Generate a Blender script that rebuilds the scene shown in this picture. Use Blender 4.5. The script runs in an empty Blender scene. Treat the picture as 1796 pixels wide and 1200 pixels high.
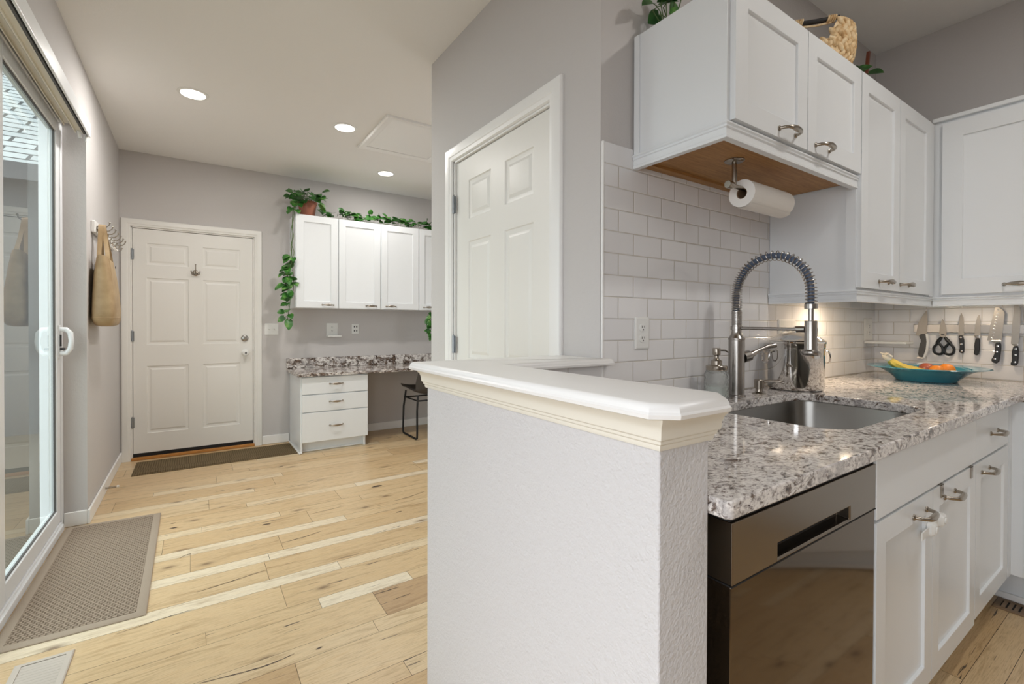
import bpy, bmesh, math, random
from mathutils import Vector, Matrix
random.seed(7)
S = bpy.context.scene
COL = S.collection
PI = math.pi

# ------------------------------------------------------------------ camera
cd = bpy.data.cameras.new('camera'); cam = bpy.data.objects.new('camera', cd); COL.objects.link(cam)
yaw, pitch, roll = 0.595624, 0.007396, -0.00249
cy, sy, cp, sp = math.cos(yaw), math.sin(yaw), math.cos(pitch), math.sin(pitch)
fw = Vector((sy*cp, cy*cp, -sp)); rt = Vector((cy, -sy, 0)); dn = fw.cross(rt)
c_, s_ = math.cos(roll), math.sin(roll)
r2 = c_*rt + s_*dn; d2 = -s_*rt + c_*dn
m = Matrix.Identity(4)
for i in range(3):
    m[i][0], m[i][1], m[i][2] = r2[i], -d2[i], -fw[i]
m[0][3], m[1][3], m[2][3] = 0, 0, 1.19
cam.matrix_world = m
cd.sensor_fit = 'HORIZONTAL'; cd.sensor_width = 36
cd.lens = 823.742/1796*36
cd.shift_y = -(600-575.33)/1796
cd.clip_start = 0.02
S.camera = cam

# ------------------------------------------------------------------ colour, world, big lights
S.view_settings.view_transform = 'Standard'; S.view_settings.look = 'None'
S.view_settings.exposure = 0.18; S.view_settings.gamma = 1; S.view_settings.use_curve_mapping = False
W = bpy.data.worlds.new('world'); S.world = W; W.use_nodes = True
W.node_tree.nodes['Background'].inputs[0].default_value = (0.93, 0.96, 1.0, 1)
W.node_tree.nodes['Background'].inputs[1].default_value = 3.1

def area(name, loc, direction, sx, syy, power, color=(1, 1, 1), shape='RECTANGLE'):
    l = bpy.data.lights.new(name, 'AREA'); l.shape = shape; l.size = sx
    if shape in ('RECTANGLE', 'ELLIPSE'): l.size_y = syy
    l.energy = power; l.color = color
    o = bpy.data.objects.new(name, l); COL.objects.link(o); o.location = loc
    o.rotation_euler = Vector(direction).to_track_quat('-Z', 'Y').to_euler()
    return o
DOWNLIGHT_W = 11; KITCHEN_W = 9
CEIL = 2.677
for nm, loc, d, w, h in (('portal_slider', (-.76, 2.7, 1.2), (1, 0, 0), 1.95, 2.35), ('portal_added_opening', (-.76, -.1, 1.2), (1, 0, 0), 2.0, 1.9), ('portal_nook', (3.08, 3.35, 1.45), (-1, 0, 0), .7, .9)):  # the middle portal serves an added, unseen opening in the left wall
    p_ = area(nm, loc, d, h, w, 1); p_.data.cycles.is_portal = True

# ------------------------------------------------------------------ materials
def srgb(r, g, b):
    f = lambda c: (c/255/12.92) if c/255 <= .04045 else ((c/255+.055)/1.055)**2.4
    return (f(r), f(g), f(b), 1)
def mat(name, col, rough=.5, metal=0, spec=.5, **kw):
    m = bpy.data.materials.new(name); m.use_nodes = True
    b = m.node_tree.nodes['Principled BSDF']
    b.inputs['Base Color'].default_value = col; b.inputs['Roughness'].default_value = rough
    b.inputs['Metallic'].default_value = metal; b.inputs['Specular IOR Level'].default_value = spec
    for k, v in kw.items(): b.inputs[k].default_value = v
    return m
def N(m, t, **kw):
    n = m.node_tree.nodes.new(t)
    for k, v in kw.items():
        if k.startswith('i_'):
            n.inputs[k[2:].replace('_', ' ')].default_value = v
        else: setattr(n, k, v)
    return n
def L(m, a, b): m.node_tree.links.new(a, b)
def BS(m): return m.node_tree.nodes['Principled BSDF']
def coords(m, scale=(1, 1, 1), loc=(0, 0, 0), rot=(0, 0, 0)):
    tc = N(m, 'ShaderNodeTexCoord'); mp = N(m, 'ShaderNodeMapping')
    mp.inputs['Scale'].default_value = scale; mp.inputs['Location'].default_value = loc; mp.inputs['Rotation'].default_value = rot
    L(m, tc.outputs['Object'], mp.inputs['Vector']); return mp.outputs['Vector']
def bump(m, height, strength=.3, dist=.002):
    b = N(m, 'ShaderNodeBump'); b.inputs['Strength'].default_value = strength; b.inputs['Distance'].default_value = dist
    L(m, height, b.inputs['Height']); L(m, b.outputs['Normal'], BS(m).inputs['Normal']); return b
def noise(m, vec, scale, detail=3, rough=.5, dist=0):
    n = N(m, 'ShaderNodeTexNoise'); n.inputs['Scale'].default_value = scale; n.inputs['Detail'].default_value = detail
    n.inputs['Roughness'].default_value = rough; n.inputs['Distortion'].default_value = dist
    L(m, vec, n.inputs['Vector']); return n
def ramp(m, fac, stops, interp='LINEAR'):
    r = N(m, 'ShaderNodeValToRGB'); r.color_ramp.interpolation = interp
    e = r.color_ramp.elements
    while len(e) < len(stops): e.new(.5)
    for i, (p, c) in enumerate(stops):
        e[i].position = p; e[i].color = c if len(c) == 4 else (*c, 1)
    L(m, fac, r.inputs['Fac']); return r
def mixc(m, fac, a, b, mode='MIX'):
    n = N(m, 'ShaderNodeMix', data_type='RGBA', blend_type=mode)
    for sock, v in ((n.inputs[0], fac), (n.inputs[6], a), (n.inputs[7], b)):
        if hasattr(v, 'type') and hasattr(v, 'links'): L(m, v, sock)
        else: sock.default_value = v
    return n.outputs[2]
def math_(m, op, a, b=None, c=None):
    n = N(m, 'ShaderNodeMath', operation=op)
    for i, v in enumerate((a, b, c)):
        if v is None: continue
        if hasattr(v, 'links'): L(m, v, n.inputs[i])
        else: n.inputs[i].default_value = v
    return n.outputs[0]

def plaster(name, col, sc=70, strength=.25, dist=.003):
    m = mat(name, col, .75, spec=.25); v = coords(m)
    n1 = noise(m, v, sc, 2); n2 = noise(m, v, sc*2.3, 2)
    bump(m, math_(m, 'ADD', n1.outputs[0], math_(m, 'MULTIPLY', n2.outputs[0], .5)), strength, dist); return m
M = {}
M['wall'] = plaster('wall_paint', srgb(203, 199, 197))
M['pony'] = plaster('half_wall_paint', srgb(212, 210, 210), 105, .55, .005)
M['ceil'] = plaster('ceiling_paint', srgb(243, 242, 240), 55, .2)
M['white'] = mat('white_trim', srgb(243, 242, 240), .35)
M['cream'] = mat('cream_trim', srgb(233, 228, 215), .4)
M['doorw'] = mat('door_paint', srgb(238, 236, 231), .38)
M['cab'] = mat('cabinet_paint', srgb(233, 236, 238), .3)
M['vinyl'] = mat('white_vinyl', srgb(236, 238, 240), .28)
M['plastic'] = mat('white_plastic', srgb(235, 235, 232), .3)
M['slot'] = mat('dark_slot', srgb(60, 60, 62), .6)
M['black'] = mat('black_rubber', srgb(24, 24, 26), .6)
M['dark'] = mat('dark_gap', srgb(30, 28, 27), .8)
M['nickel'] = mat('brushed_nickel', srgb(168, 160, 149), .26, 1)
M['steel'] = mat('stainless', srgb(178, 174, 169), .26, 1)
M['sinksteel'] = mat('sink_steel', srgb(150, 148, 144), .3, 1)
M['polish'] = mat('polished_steel', srgb(225, 223, 220), .07, 1)
M['blackss'] = mat('black_stainless', srgb(112, 100, 86), .07, 1)
M['blackss2'] = mat('black_stainless_band', srgb(136, 126, 114), .24, 1)
M['blade'] = mat('knife_steel', srgb(150, 145, 138), .38, 1)
M['handleblk'] = mat('black_handle', srgb(22, 23, 26), .4)
M['grey'] = mat('grey_rubber', srgb(82, 80, 78), .5)
M['hinge'] = mat('hinge_steel', srgb(160, 165, 170), .35, 1)
M['hose'] = mat('blue_grey_hose', srgb(84, 96, 116), .45)
M['teal'] = mat('teal_glass', srgb(66, 142, 160), .12, **{'Coat Weight': .5})
M['orange'] = mat('orange_peel', srgb(240, 140, 40), .45)
M['apple'] = mat('apple_skin', srgb(178, 96, 70), .3)
M['towel'] = plaster('paper', srgb(240, 237, 232), 220, .35, .002)
M['wrap'] = mat('plastic_wrap', srgb(205, 198, 184), .25)
M['stick'] = mat('black_stick', srgb(40, 38, 38), .6)
M['cork'] = mat('cardboard', srgb(120, 95, 70), .8)
M['board'] = mat('mahogany_board', srgb(120, 62, 40), .4)
M['terra'] = mat('copper_brown_pot', srgb(150, 92, 70), .45)
M['vine'] = mat('vine_stem', srgb(84, 108, 60), .6)
M['thresh'] = mat('oak_threshold', srgb(190, 130, 65), .45)
M['liquid'] = mat('jar_soap', srgb(214, 219, 213), .4)

m = M['emit'] = bpy.data.materials.new('lamp_glow'); m.use_nodes = True
m.node_tree.nodes.remove(BS(m)); e = N(m, 'ShaderNodeEmission'); e.inputs[0].default_value = (1, .95, .86, 1); e.inputs[1].default_value = 6
L(m, e.outputs[0], m.node_tree.nodes['Material Output'].inputs[0])

# window glass: clear with a fresnel mirror
m = M['glass'] = bpy.data.materials.new('window_glass'); m.use_nodes = True; m.node_tree.nodes.remove(BS(m))
t = N(m, 'ShaderNodeBsdfTransparent'); t.inputs[0].default_value = (.90, .95, .93, 1)
g = N(m, 'ShaderNodeBsdfGlossy'); g.inputs['Roughness'].default_value = 0.0; g.inputs[0].default_value = (.95, 1, .98, 1)
fr = N(m, 'ShaderNodeFresnel'); fr.inputs[0].default_value = 1.55; mx = N(m, 'ShaderNodeMixShader')
gm = N(m, 'ShaderNodeNewGeometry')
fac = math_(m, 'MINIMUM', math_(m, 'MULTIPLY', math_(m, 'MULTIPLY', fr.outputs[0], 1.25), math_(m, 'SUBTRACT', 1.0, gm.outputs['Backfacing'])), 1.0)
L(m, fac, mx.inputs[0]); L(m, t.outputs[0], mx.inputs[1]); L(m, g.outputs[0], mx.inputs[2])
L(m, mx.outputs[0], m.node_tree.nodes['Material Output'].inputs[0])
m = M['jar'] = mat('jar_glass', srgb(247, 249, 248), .08, **{'Transmission Weight': .92, 'IOR': 1.25})
v = coords(m); bump(m, noise(m, v, 140, 2).outputs[0], .8, .004)

# leaf: green with lighter patches
m = M['leaf'] = mat('pothos_leaf', srgb(50, 120, 50), .35)
v = coords(m); n = noise(m, v, 16, 2)
r = ramp(m, n.outputs[0], [(.35, srgb(40, 88, 34)), (.58, srgb(62, 120, 46)), (.72, srgb(128, 166, 90))]); L(m, r.outputs[0], BS(m).inputs['Base Color'])
# tote leather
m = M['leather'] = mat('tan_leather', srgb(176, 150, 112), .5); v = coords(m); n = noise(m, v, 12, 4)
r = ramp(m, n.outputs[0], [(.3, srgb(160, 133, 96)), (.7, srgb(186, 160, 122))]); L(m, r.outputs[0], BS(m).inputs['Base Color'])
bump(m, noise(m, v, 180, 2).outputs[0], .25, .001)
# banana
m = M['banana'] = mat('banana_skin', srgb(228, 192, 82), .45); v = coords(m); n = noise(m, v, 90, 2)
r = ramp(m, n.outputs[0], [(.26, srgb(110, 84, 40)), (.33, srgb(228, 196, 88)), (.8, srgb(232, 202, 100))]); L(m, r.outputs[0], BS(m).inputs['Base Color'])
# basket straw
m = M['straw'] = mat('seagrass', srgb(205, 170, 120), .7); v = coords(m); n = noise(m, v, 45, 3)
r = ramp(m, n.outputs[0], [(.3, srgb(186, 146, 96)), (.5, srgb(230, 200, 154)), (.72, srgb(246, 228, 194))]); L(m, r.outputs[0], BS(m).inputs['Base Color'])
# oak underside
m = M['oak'] = mat('oak_veneer', srgb(170, 124, 70), .5); v = coords(m, (3, 40, 40)); n = noise(m, v, 3, 5, .6, .6)
r = ramp(m, n.outputs[0], [(.3, srgb(150, 104, 54)), (.7, srgb(182, 136, 80))]); L(m, r.outputs[0], BS(m).inputs['Base Color'])
# granite
def granite(name, sc, dark):
    m = mat(name, (1, 1, 1, 1), .06, spec=.5); v = coords(m, (1.0, 1.5, 1.5), rot=(0, 0, .5))
    a = noise(m, v, 20*sc, 6, .72, 1.0); b = noise(m, v, 75*sc, 3, .6, .4); c = noise(m, v, 8*sc, 4, .65, .8)
    base = ramp(m, b.outputs[0], [(.33, srgb(140, 128, 122)), (.45, srgb(214, 208, 204)), (.58, srgb(240, 235, 230))])
    br = ramp(m, a.outputs[0], [(dark, (1, 1, 1, 1)), (dark+.09, (0, 0, 0, 1))])
    brc = ramp(m, b.outputs[0], [(.35, srgb(52, 42, 36)), (.65, srgb(132, 112, 98))])
    c1 = mixc(m, br.outputs[0], base.outputs[0], brc.outputs[0])
    gr = ramp(m, c.outputs[0], [(.54, (0, 0, 0, 1)), (.64, (.55, .55, .55, 1))])
    c2 = mixc(m, gr.outputs[0], c1, srgb(165, 160, 160))
    L(m, c2, BS(m).inputs['Base Color']); return m
M['granite'] = granite('granite', 1.25, .395)
M['granite2'] = granite('desk_granite', .66, .44)
# subway tile (object coords are metres)
def tile(name, axis, off):
    m = mat(name, srgb(236, 235, 234), .08)
    tc = N(m, 'ShaderNodeTexCoord'); sp_ = N(m, 'ShaderNodeSeparateXYZ'); L(m, tc.outputs['Object'], sp_.inputs[0])
    cb = N(m, 'ShaderNodeCombineXYZ')
    L(m, math_(m, 'ADD', sp_.outputs[axis], off), cb.inputs[0]); L(m, math_(m, 'SUBTRACT', sp_.outputs[2], .01), cb.inputs[1])
    b = N(m, 'ShaderNodeTexBrick'); b.offset = .5; b.squash = 1
    b.inputs['Scale'].default_value = 1; b.inputs['Brick Width'].default_value = .1515; b.inputs['Row Height'].default_value = .075
    b.inputs['Mortar Size'].default_value = .0016; b.inputs['Mortar Smooth'].default_value = .3
    b.inputs['Color1'].default_value = srgb(234, 233, 233); b.inputs['Color2'].default_value = srgb(229, 228, 229); b.inputs['Mortar'].default_value = srgb(206, 200, 190)
    L(m, cb.outputs[0], b.inputs['Vector']); L(m, b.outputs['Color'], BS(m).inputs['Base Color'])
    b2 = N(m, 'ShaderNodeTexBrick'); b2.offset = .5
    for k in ('Scale', 'Brick Width', 'Row Height'): b2.inputs[k].default_value = b.inputs[k].default_value
    b2.inputs['Mortar Size'].default_value = .004; b2.inputs['Mortar Smooth'].default_value = 1
    L(m, cb.outputs[0], b2.inputs['Vector'])
    wv = noise(m, tc.outputs['Object'], 9, 1)
    h = math_(m, 'SUBTRACT', math_(m, 'MULTIPLY', wv.outputs[0], .25), b2.outputs['Fac'])
    bump(m, h, .5, .0035)
    L(m, math_(m, 'ADD', math_(m, 'MULTIPLY', b.outputs['Fac'], .6), .07), BS(m).inputs['Roughness'])
    return m
M['tile'] = tile('subway_tile', 0, -1.212+.1515*10.5)
M['tile_r'] = tile('subway_tile_right', 1, .02)
# oak floor: per-plank tone in a colour attribute, grain from noise
m = M['floor'] = mat('oak_planks', srgb(220, 190, 145), .3)
at = N(m, 'ShaderNodeAttribute', attribute_name='tone'); tc = N(m, 'ShaderNodeTexCoord')
sp_ = N(m, 'ShaderNodeSeparateColor'); L(m, at.outputs['Color'], sp_.inputs[0])
off = N(m, 'ShaderNodeCombineXYZ'); L(m, math_(m, 'MULTIPLY', sp_.outputs[1], 37), off.inputs[0]); L(m, math_(m, 'MULTIPLY', sp_.outputs[2], 53), off.inputs[1])
ad = N(m, 'ShaderNodeVectorMath', operation='ADD'); L(m, tc.outputs['Object'], ad.inputs[0]); L(m, off.outputs[0], ad.inputs[1])
mp = N(m, 'ShaderNodeMapping'); mp.inputs['Scale'].default_value = (1.0, 9, 1); L(m, ad.outputs[0], mp.inputs[0])
g1 = noise(m, mp.outputs[0], 3.2, 5, .6, 1.2)
mp2 = N(m, 'ShaderNodeMapping'); mp2.inputs['Scale'].default_value = (2.5, 60, 1); L(m, ad.outputs[0], mp2.inputs[0])
g2 = noise(m, mp2.outputs[0], 6, 3, .7)
mp3 = N(m, 'ShaderNodeMapping'); mp3.inputs['Scale'].default_value = (1.1, 24, 1); L(m, ad.outputs[0], mp3.inputs[0])
g3 = noise(m, mp3.outputs[0], 2.0, 4, .6, .4)
kn = N(m, 'ShaderNodeTexVoronoi', voronoi_dimensions='2D'); mp4 = N(m, 'ShaderNodeMapping'); mp4.inputs['Scale'].default_value = (1, 2.0, 1); L(m, ad.outputs[0], mp4.inputs[0]); L(m, mp4.outputs[0], kn.inputs['Vector']); kn.inputs['Scale'].default_value = 1.7
base = ramp(m, sp_.outputs[0], [(0, srgb(178, 146, 110)), (.35, srgb(204, 174, 131)), (.7, srgb(215, 189, 149)), (.86, srgb(223, 203, 170)), (1, srgb(233, 220, 196))])
gr = ramp(m, g1.outputs[0], [(.3, (.74, .68, .60, 1)), (.48, (1, 1, 1, 1)), (.62, (1.0, .98, .95, 1)), (.78, (.92, .85, .76, 1))])
c1 = mixc(m, 1.0, base.outputs[0], gr.outputs[0], 'MULTIPLY')
fg = ramp(m, g2.outputs[0], [(.33, (.66, .60, .52, 1)), (.5, (1, 1, 1, 1))])
c2 = mixc(m, .8, c1, fg.outputs[0], 'MULTIPLY')
ck = ramp(m, g3.outputs[0], [(.318, (1, 1, 1, 1)), (.335, (0, 0, 0, 1))])
c3 = mixc(m, ck.outputs[0], c2, srgb(80, 66, 52))
kn.inputs['Scale'].default_value = 1.25
kk = ramp(m, kn.outputs['Distance'], [(.012, (.8, .8, .8, 1)), (.04, (.25, .25, .25, 1)), (.075, (0, 0, 0, 1))])
c4 = mixc(m, kk.outputs[0], c3, srgb(110, 84, 58))
L(m, c4, BS(m).inputs['Base Color']); bump(m, g2.outputs[0], .12, .001)
L(m, math_(m, 'ADD', math_(m, 'MULTIPLY', g1.outputs[0], .15), .25), BS(m).inputs['Roughness'])
# mats
def matmat(name, col1, col2, wx, hy, ribs=False):
    m = mat(name, col1, .95, spec=.1); tc = N(m, 'ShaderNodeTexCoord')
    b = N(m, 'ShaderNodeTexBrick'); b.offset = .5; b.inputs['Scale'].default_value = 1
    b.inputs['Brick Width'].default_value = wx; b.inputs['Row Height'].default_value = hy
    b.inputs['Mortar Size'].default_value = min(wx, hy)*.17; b.inputs['Mortar Smooth'].default_value = .6
    b.inputs['Color1'].default_value = col1; b.inputs['Color2'].default_value = col1; b.inputs['Mortar'].default_value = col2
    L(m, tc.outputs['Object'], b.inputs['Vector'])
    n = noise(m, tc.outputs['Object'], 260, 2)
    c = mixc(m, .35, b.outputs['Color'], ramp(m, n.outputs[0], [(.3, (.45, .42, .4, 1)), (.7, (1, 1, 1, 1))]).outputs[0], 'MULTIPLY')
    L(m, c, BS(m).inputs['Base Color'])
    bump(m, math_(m, 'SUBTRACT', math_(m, 'MULTIPLY', n.outputs[0], .3), b.outputs['Fac']), .9, .006); return m
M['mat_big'] = matmat('door_mat_weave', srgb(172, 156, 139), srgb(132, 117, 101), .019, .0155)
M['mat_edge'] = plaster('door_mat_border', srgb(172, 157, 140), 300, .6, .004)
M['mat_small'] = matmat('runner_rib', srgb(124, 108, 82), srgb(106, 91, 68), .016, .6)
# exterior
m = M['shingle'] = mat('roof_shingle', srgb(200, 203, 204), .9)
tc = N(m, 'ShaderNodeTexCoord'); b = N(m, 'ShaderNodeTexBrick'); b.inputs['Scale'].default_value = 1; b.inputs['Brick Width'].default_value = .5; b.inputs['Row Height'].default_value = .2
b.inputs['Mortar Size'].default_value = .018; b.inputs['Color1'].default_value = srgb(182, 185, 186); b.inputs['Color2'].default_value = srgb(166, 170, 172); b.inputs['Mortar'].default_value = srgb(70, 72, 74)
L(m, tc.outputs['UV'], b.inputs['Vector']); L(m, b.outputs['Color'], BS(m).inputs['Base Color'])
M['siding'] = mat('grey_siding', srgb(84, 85, 89), .8)
M['deck'] = mat('deck_boards', srgb(92, 84, 74), .8)

# ------------------------------------------------------------------ mesh helpers
def B(): return bmesh.new()
def box(bm, x0, x1, y0, y1, z0, z1):
    v = [bm.verts.new((x, y, z)) for x in (x0, x1) for y in (y0, y1) for z in (z0, z1)]
    for f in ((0, 1, 3, 2), (4, 6, 7, 5), (0, 4, 5, 1), (2, 3, 7, 6), (0, 2, 6, 4), (1, 5, 7, 3)):
        bm.faces.new([v[i] for i in f])
    return bm
def frame_of(d):
    d = Vector(d).normalized(); a = Vector((0, 0, 1)) if abs(d.z) < .9 else Vector((1, 0, 0))
    u = d.cross(a).normalized(); return u, d.cross(u).normalized()
def tube(bm, pts, rad, n=10, closed=False, flat=None, caps=True):
    """sweep a circle (or an ellipse squashed by `flat` along a fixed axis) through pts"""
    pts = [Vector(p) for p in pts]; k = len(pts)
    rad = rad if isinstance(rad, (list, tuple)) else [rad]*k
    rings = []; u = None
    for i, p in enumerate(pts):
        if closed: d = pts[(i+1) % k]-pts[i-1]
        else: d = pts[min(i+1, k-1)]-pts[max(i-1, 0)]
        d = d.normalized()
        if u is None: u, w = frame_of(d)
        else:
            u = (u-d*u.dot(d)).normalized(); w = d.cross(u)
        ring = []
        for j in range(n):
            a = 2*PI*j/n; o = (u*math.cos(a)+w*math.sin(a))*rad[i]
            if flat: ax, fac = flat; ax = Vector(ax); o -= ax*o.dot(ax)*(1-fac)
            ring.append(bm.verts.new(p+o))
        rings.append(ring)
    for i in range(k if closed else k-1):
        a, b = rings[i], rings[(i+1) % k]
        for j in range(n): bm.faces.new((a[j], a[(j+1) % n], b[(j+1) % n], b[j]))
    if caps and not closed:
        bm.faces.new(rings[0][::-1]); bm.faces.new(rings[-1])
    return bm
def lathe(bm, prof, c=(0, 0, 0), n=32, axis='z', sx=1, sy_=1):
    """revolve (r, h) profile about an axis through c; r=0 ends close to a point"""
    rings = []
    for r, h in prof:
        if r < 1e-6: pts = [(0, 0, h)]
        else: pts = [(r*math.cos(2*PI*j/n)*sx, r*math.sin(2*PI*j/n)*sy_, h) for j in range(n)]
        out = []
        for x, y, z in pts:
            p = {'z': (x, y, z), 'x': (z, x, y), 'y': (x, z, y)}[axis]
            out.append(bm.verts.new((c[0]+p[0], c[1]+p[1], c[2]+p[2])))
        rings.append(out)
    for a, b in zip(rings, rings[1:]):
        if len(a) == 1 and len(b) == 1: continue
        for j in range(n):
            k = (j+1) % n
            if len(a) == 1: bm.faces.new((a[0], b[k], b[j]))
            elif len(b) == 1: bm.faces.new((a[j], a[k], b[0]))
            else: bm.faces.new((a[j], a[k], b[k], b[j]))
    for ring, rev in ((rings[0], True), (rings[-1], False)):
        if len(ring) > 1: bm.faces.new(ring[::-1] if rev else ring)
    return bm
def loft(bm, loops, cap=True):
    vs = [[bm.verts.new(p) for p in lp] for lp in loops]; n = len(vs[0])
    for a, b in zip(vs, vs[1:]):
        for j in range(n): bm.faces.new((a[j], a[(j+1) % n], b[(j+1) % n], b[j]))
    if cap: bm.faces.new(vs[0][::-1]); bm.faces.new(vs[-1])
    return bm
def prism(bm, poly, fn, t0, t1):
    """extrude 2D poly between t0 and t1; fn(u, v, t) -> xyz"""
    return loft(bm, [[fn(u, v, t0) for u, v in poly], [fn(u, v, t1) for u, v in poly]])
def offset_poly(poly, d):
    """outward offset of a CCW polygon with mitred corners"""
    out = []; n = len(poly)
    for i in range(n):
        p0, p1, p2 = (Vector(poly[k % n]) for k in (i-1, i, i+1))
        e1 = (p1-p0).normalized(); e2 = (p2-p1).normalized()
        n1 = Vector((e1.y, -e1.x)); n2 = Vector((e2.y, -e2.x))
        b = (n1+n2); b = b/(1+n1.dot(n2)); out.append(tuple(p1+b*d))
    return out
def smooth_poly(poly, it=2):
    for _ in range(it):
        out = []
        for i in range(len(poly)):
            a, b = Vector(poly[i]), Vector(poly[(i+1) % len(poly)])
            out += [tuple(a*.75+b*.25), tuple(a*.25+b*.75)]
        poly = out
    return poly
def rrect(x0, x1, y0, y1, r, n=6):
    rs = r if isinstance(r, (list, tuple)) else [r]*4     # corner order: x1y1, x0y1, x0y0, x1y0
    out = []
    for (cx, cyy, a0), q in zip(((x1, y1, 0), (x0, y1, 90), (x0, y0, 180), (x1, y0, 270)), rs):
        sx = -1 if cx == x1 else 1; syy = -1 if cyy == y1 else 1
        for k in range(n+1):
            a = math.radians(a0+90*k/n); out.append((cx+sx*q+q*math.cos(a), cyy+syy*q+q*math.sin(a)))
    return out
def spline(P, sub=5):
    out = []; P = [Vector(p) for p in P]
    for i in range(len(P)-1):
        p0, p1, p2, p3 = P[max(i-1, 0)], P[i], P[i+1], P[min(i+2, len(P)-1)]
        for k in range(sub):
            t = k/sub; out.append(.5*((2*p1)+(p2-p0)*t+(2*p0-5*p1+4*p2-p3)*t*t+(3*p1-p0-3*p2+p3)*t**3))
    out.append(P[-1]); return out
def obj(name, bm, mt, parent=None, bevel=0, seg=2, angle=40, smooth=True, recalc=True):
    if recalc: bmesh.ops.recalc_face_normals(bm, faces=bm.faces)
    me = bpy.data.meshes.new(name); bm.to_mesh(me); bm.free()
    o = bpy.data.objects.new(name, me); COL.objects.link(o)
    if mt: me.materials.append(M[mt] if isinstance(mt, str) else mt)
    if smooth:
        for p in me.polygons: p.use_smooth = True
        me.set_sharp_from_angle(angle=math.radians(angle))
    if bevel:
        b = o.modifiers.new('bevel', 'BEVEL'); b.width = bevel; b.segments = seg; b.limit_method = 'ANGLE'; b.angle_limit = math.radians(40)
        b.harden_normals = True
    if parent:
        o.parent = parent; o.matrix_parent_inverse = parent.matrix_basis.inverted()
    return o
def tag(o, label=None, cat=None, group=None, kind=None):
    for k, v in (('label', label), ('category', cat), ('group', group), ('kind', kind)):
        if v: o[k] = v
    return o
def thing(name, loc, label, cat, group=None, kind=None):
    o = bpy.data.objects.new(name, None); o.empty_display_size = .05; COL.objects.link(o); o.location = loc
    bpy.context.view_layer.update
    return tag(o, label, cat, group, kind)
def struct(name, bm, mt, label, cat, **kw):
    return tag(obj(name, bm, mt, **kw), label, cat, kind='structure')

# panelled slab: local u (width), w (height), d (depth, 0 = front). prof = nested (inset, depth)
def panel_slab(bm, Wd, H, T, panels, prof, fn, edge=.002):
    xs = sorted({0, Wd, *[p[0] for p in panels], *[p[1] for p in panels]})
    zs = sorted({0, H, *[p[2] for p in panels], *[p[3] for p in panels]})
    cache = {}
    def V(u, w, d):
        k = (round(u, 5), round(w, 5), round(d, 5))
        if k not in cache: cache[k] = bm.verts.new(fn(*k))
        return cache[k]
    inp = lambda a, b, c, d: any(p[0] <= a+1e-6 and p[1] >= b-1e-6 and p[2] <= c+1e-6 and p[3] >= d-1e-6 for p in panels)
    for a, b in zip(xs, xs[1:]):
        for c, d in zip(zs, zs[1:]):
            if not inp(a, b, c, d): bm.faces.new((V(a, c, 0), V(b, c, 0), V(b, d, 0), V(a, d, 0)))
    for p in panels:
        prev = None
        for ins, dep in prof:
            q = (p[0]+ins, p[1]-ins, p[2]+ins, p[3]-ins)
            ring = [V(q[0], q[2], dep), V(q[1], q[2], dep), V(q[1], q[3], dep), V(q[0], q[3], dep)]
            if prev:
                for j in range(4): bm.faces.new((prev[j], prev[(j+1) % 4], ring[(j+1) % 4], ring[j]))
            prev = ring
        bm.faces.new(prev)
    fr = [V(x, 0, 0) for x in xs]+[V(Wd, z, 0) for z in zs[1:]]+[V(x, H, 0) for x in xs[::-1][1:]]+[V(0, z, 0) for z in zs[::-1][1:-1]]
    co = {id(V(0, 0, 0)): (0, 0), }
    bk = []
    for x in xs: bk.append(V(x, 0, T))
    for z in zs[1:]: bk.append(V(Wd, z, T))
    for x in xs[::-1][1:]: bk.append(V(x, H, T))
    for z in zs[::-1][1:-1]: bk.append(V(0, z, T))
    n = len(fr)
    for j in range(n): bm.faces.new((fr[j], fr[(j+1) % n], bk[(j+1) % n], bk[j]))
    bm.faces.new(bk)
    return bm
SIXP = [(0, 0), (.004, .0055), (.016, .0075), (.022, .0075), (.036, .002), (.038, .0018)]
SHAKER = [(0, 0), (.0015, .001), (.0025, .008), (.006, .009)]
def shaker(Wd, H, fr=.062, T=.019, fn=None):
    return panel_slab(B(), Wd, H, T, [(fr, Wd-fr, fr, H-fr)], SHAKER, fn)
facing_y = lambda x0, y0, z0: (lambda u, w, d: (x0+u, y0+d, z0+w))        # faces -y
facing_x = lambda x0, y0, z0: (lambda u, w, d: (x0+d, y0-u, z0+w))        # faces -x, u runs toward -y

def pull(a, out, along, parent, span=.10, mt='nickel'):
    """bow pull: round feet, waisted posts, flat oval grip. a = centre on the face"""
    a = Vector(a); o = Vector(out); t = Vector(along); bm = B()
    h = span/2
    for s in (-1, 1):
        tube(bm, [a+t*h*s, a+t*h*s+o*.003, a+t*h*s+o*.006], [.0085, .0085, .0055], 12)
    P = []; R = []
    for k in range(17):
        q = -1+2*k/16
        x = h*math.copysign(min(1, abs(q)*1.04), q); y = .030*(1-abs(q)**5)
        P.append(a+t*x+o*(y+.002)); R.append(.0052+.0062*max(0, 1-abs(q)*1.5)**.6)
    tube(bm, P, R, 12, flat=(out, .62))
    return obj('handle', bm, mt, parent)

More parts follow.
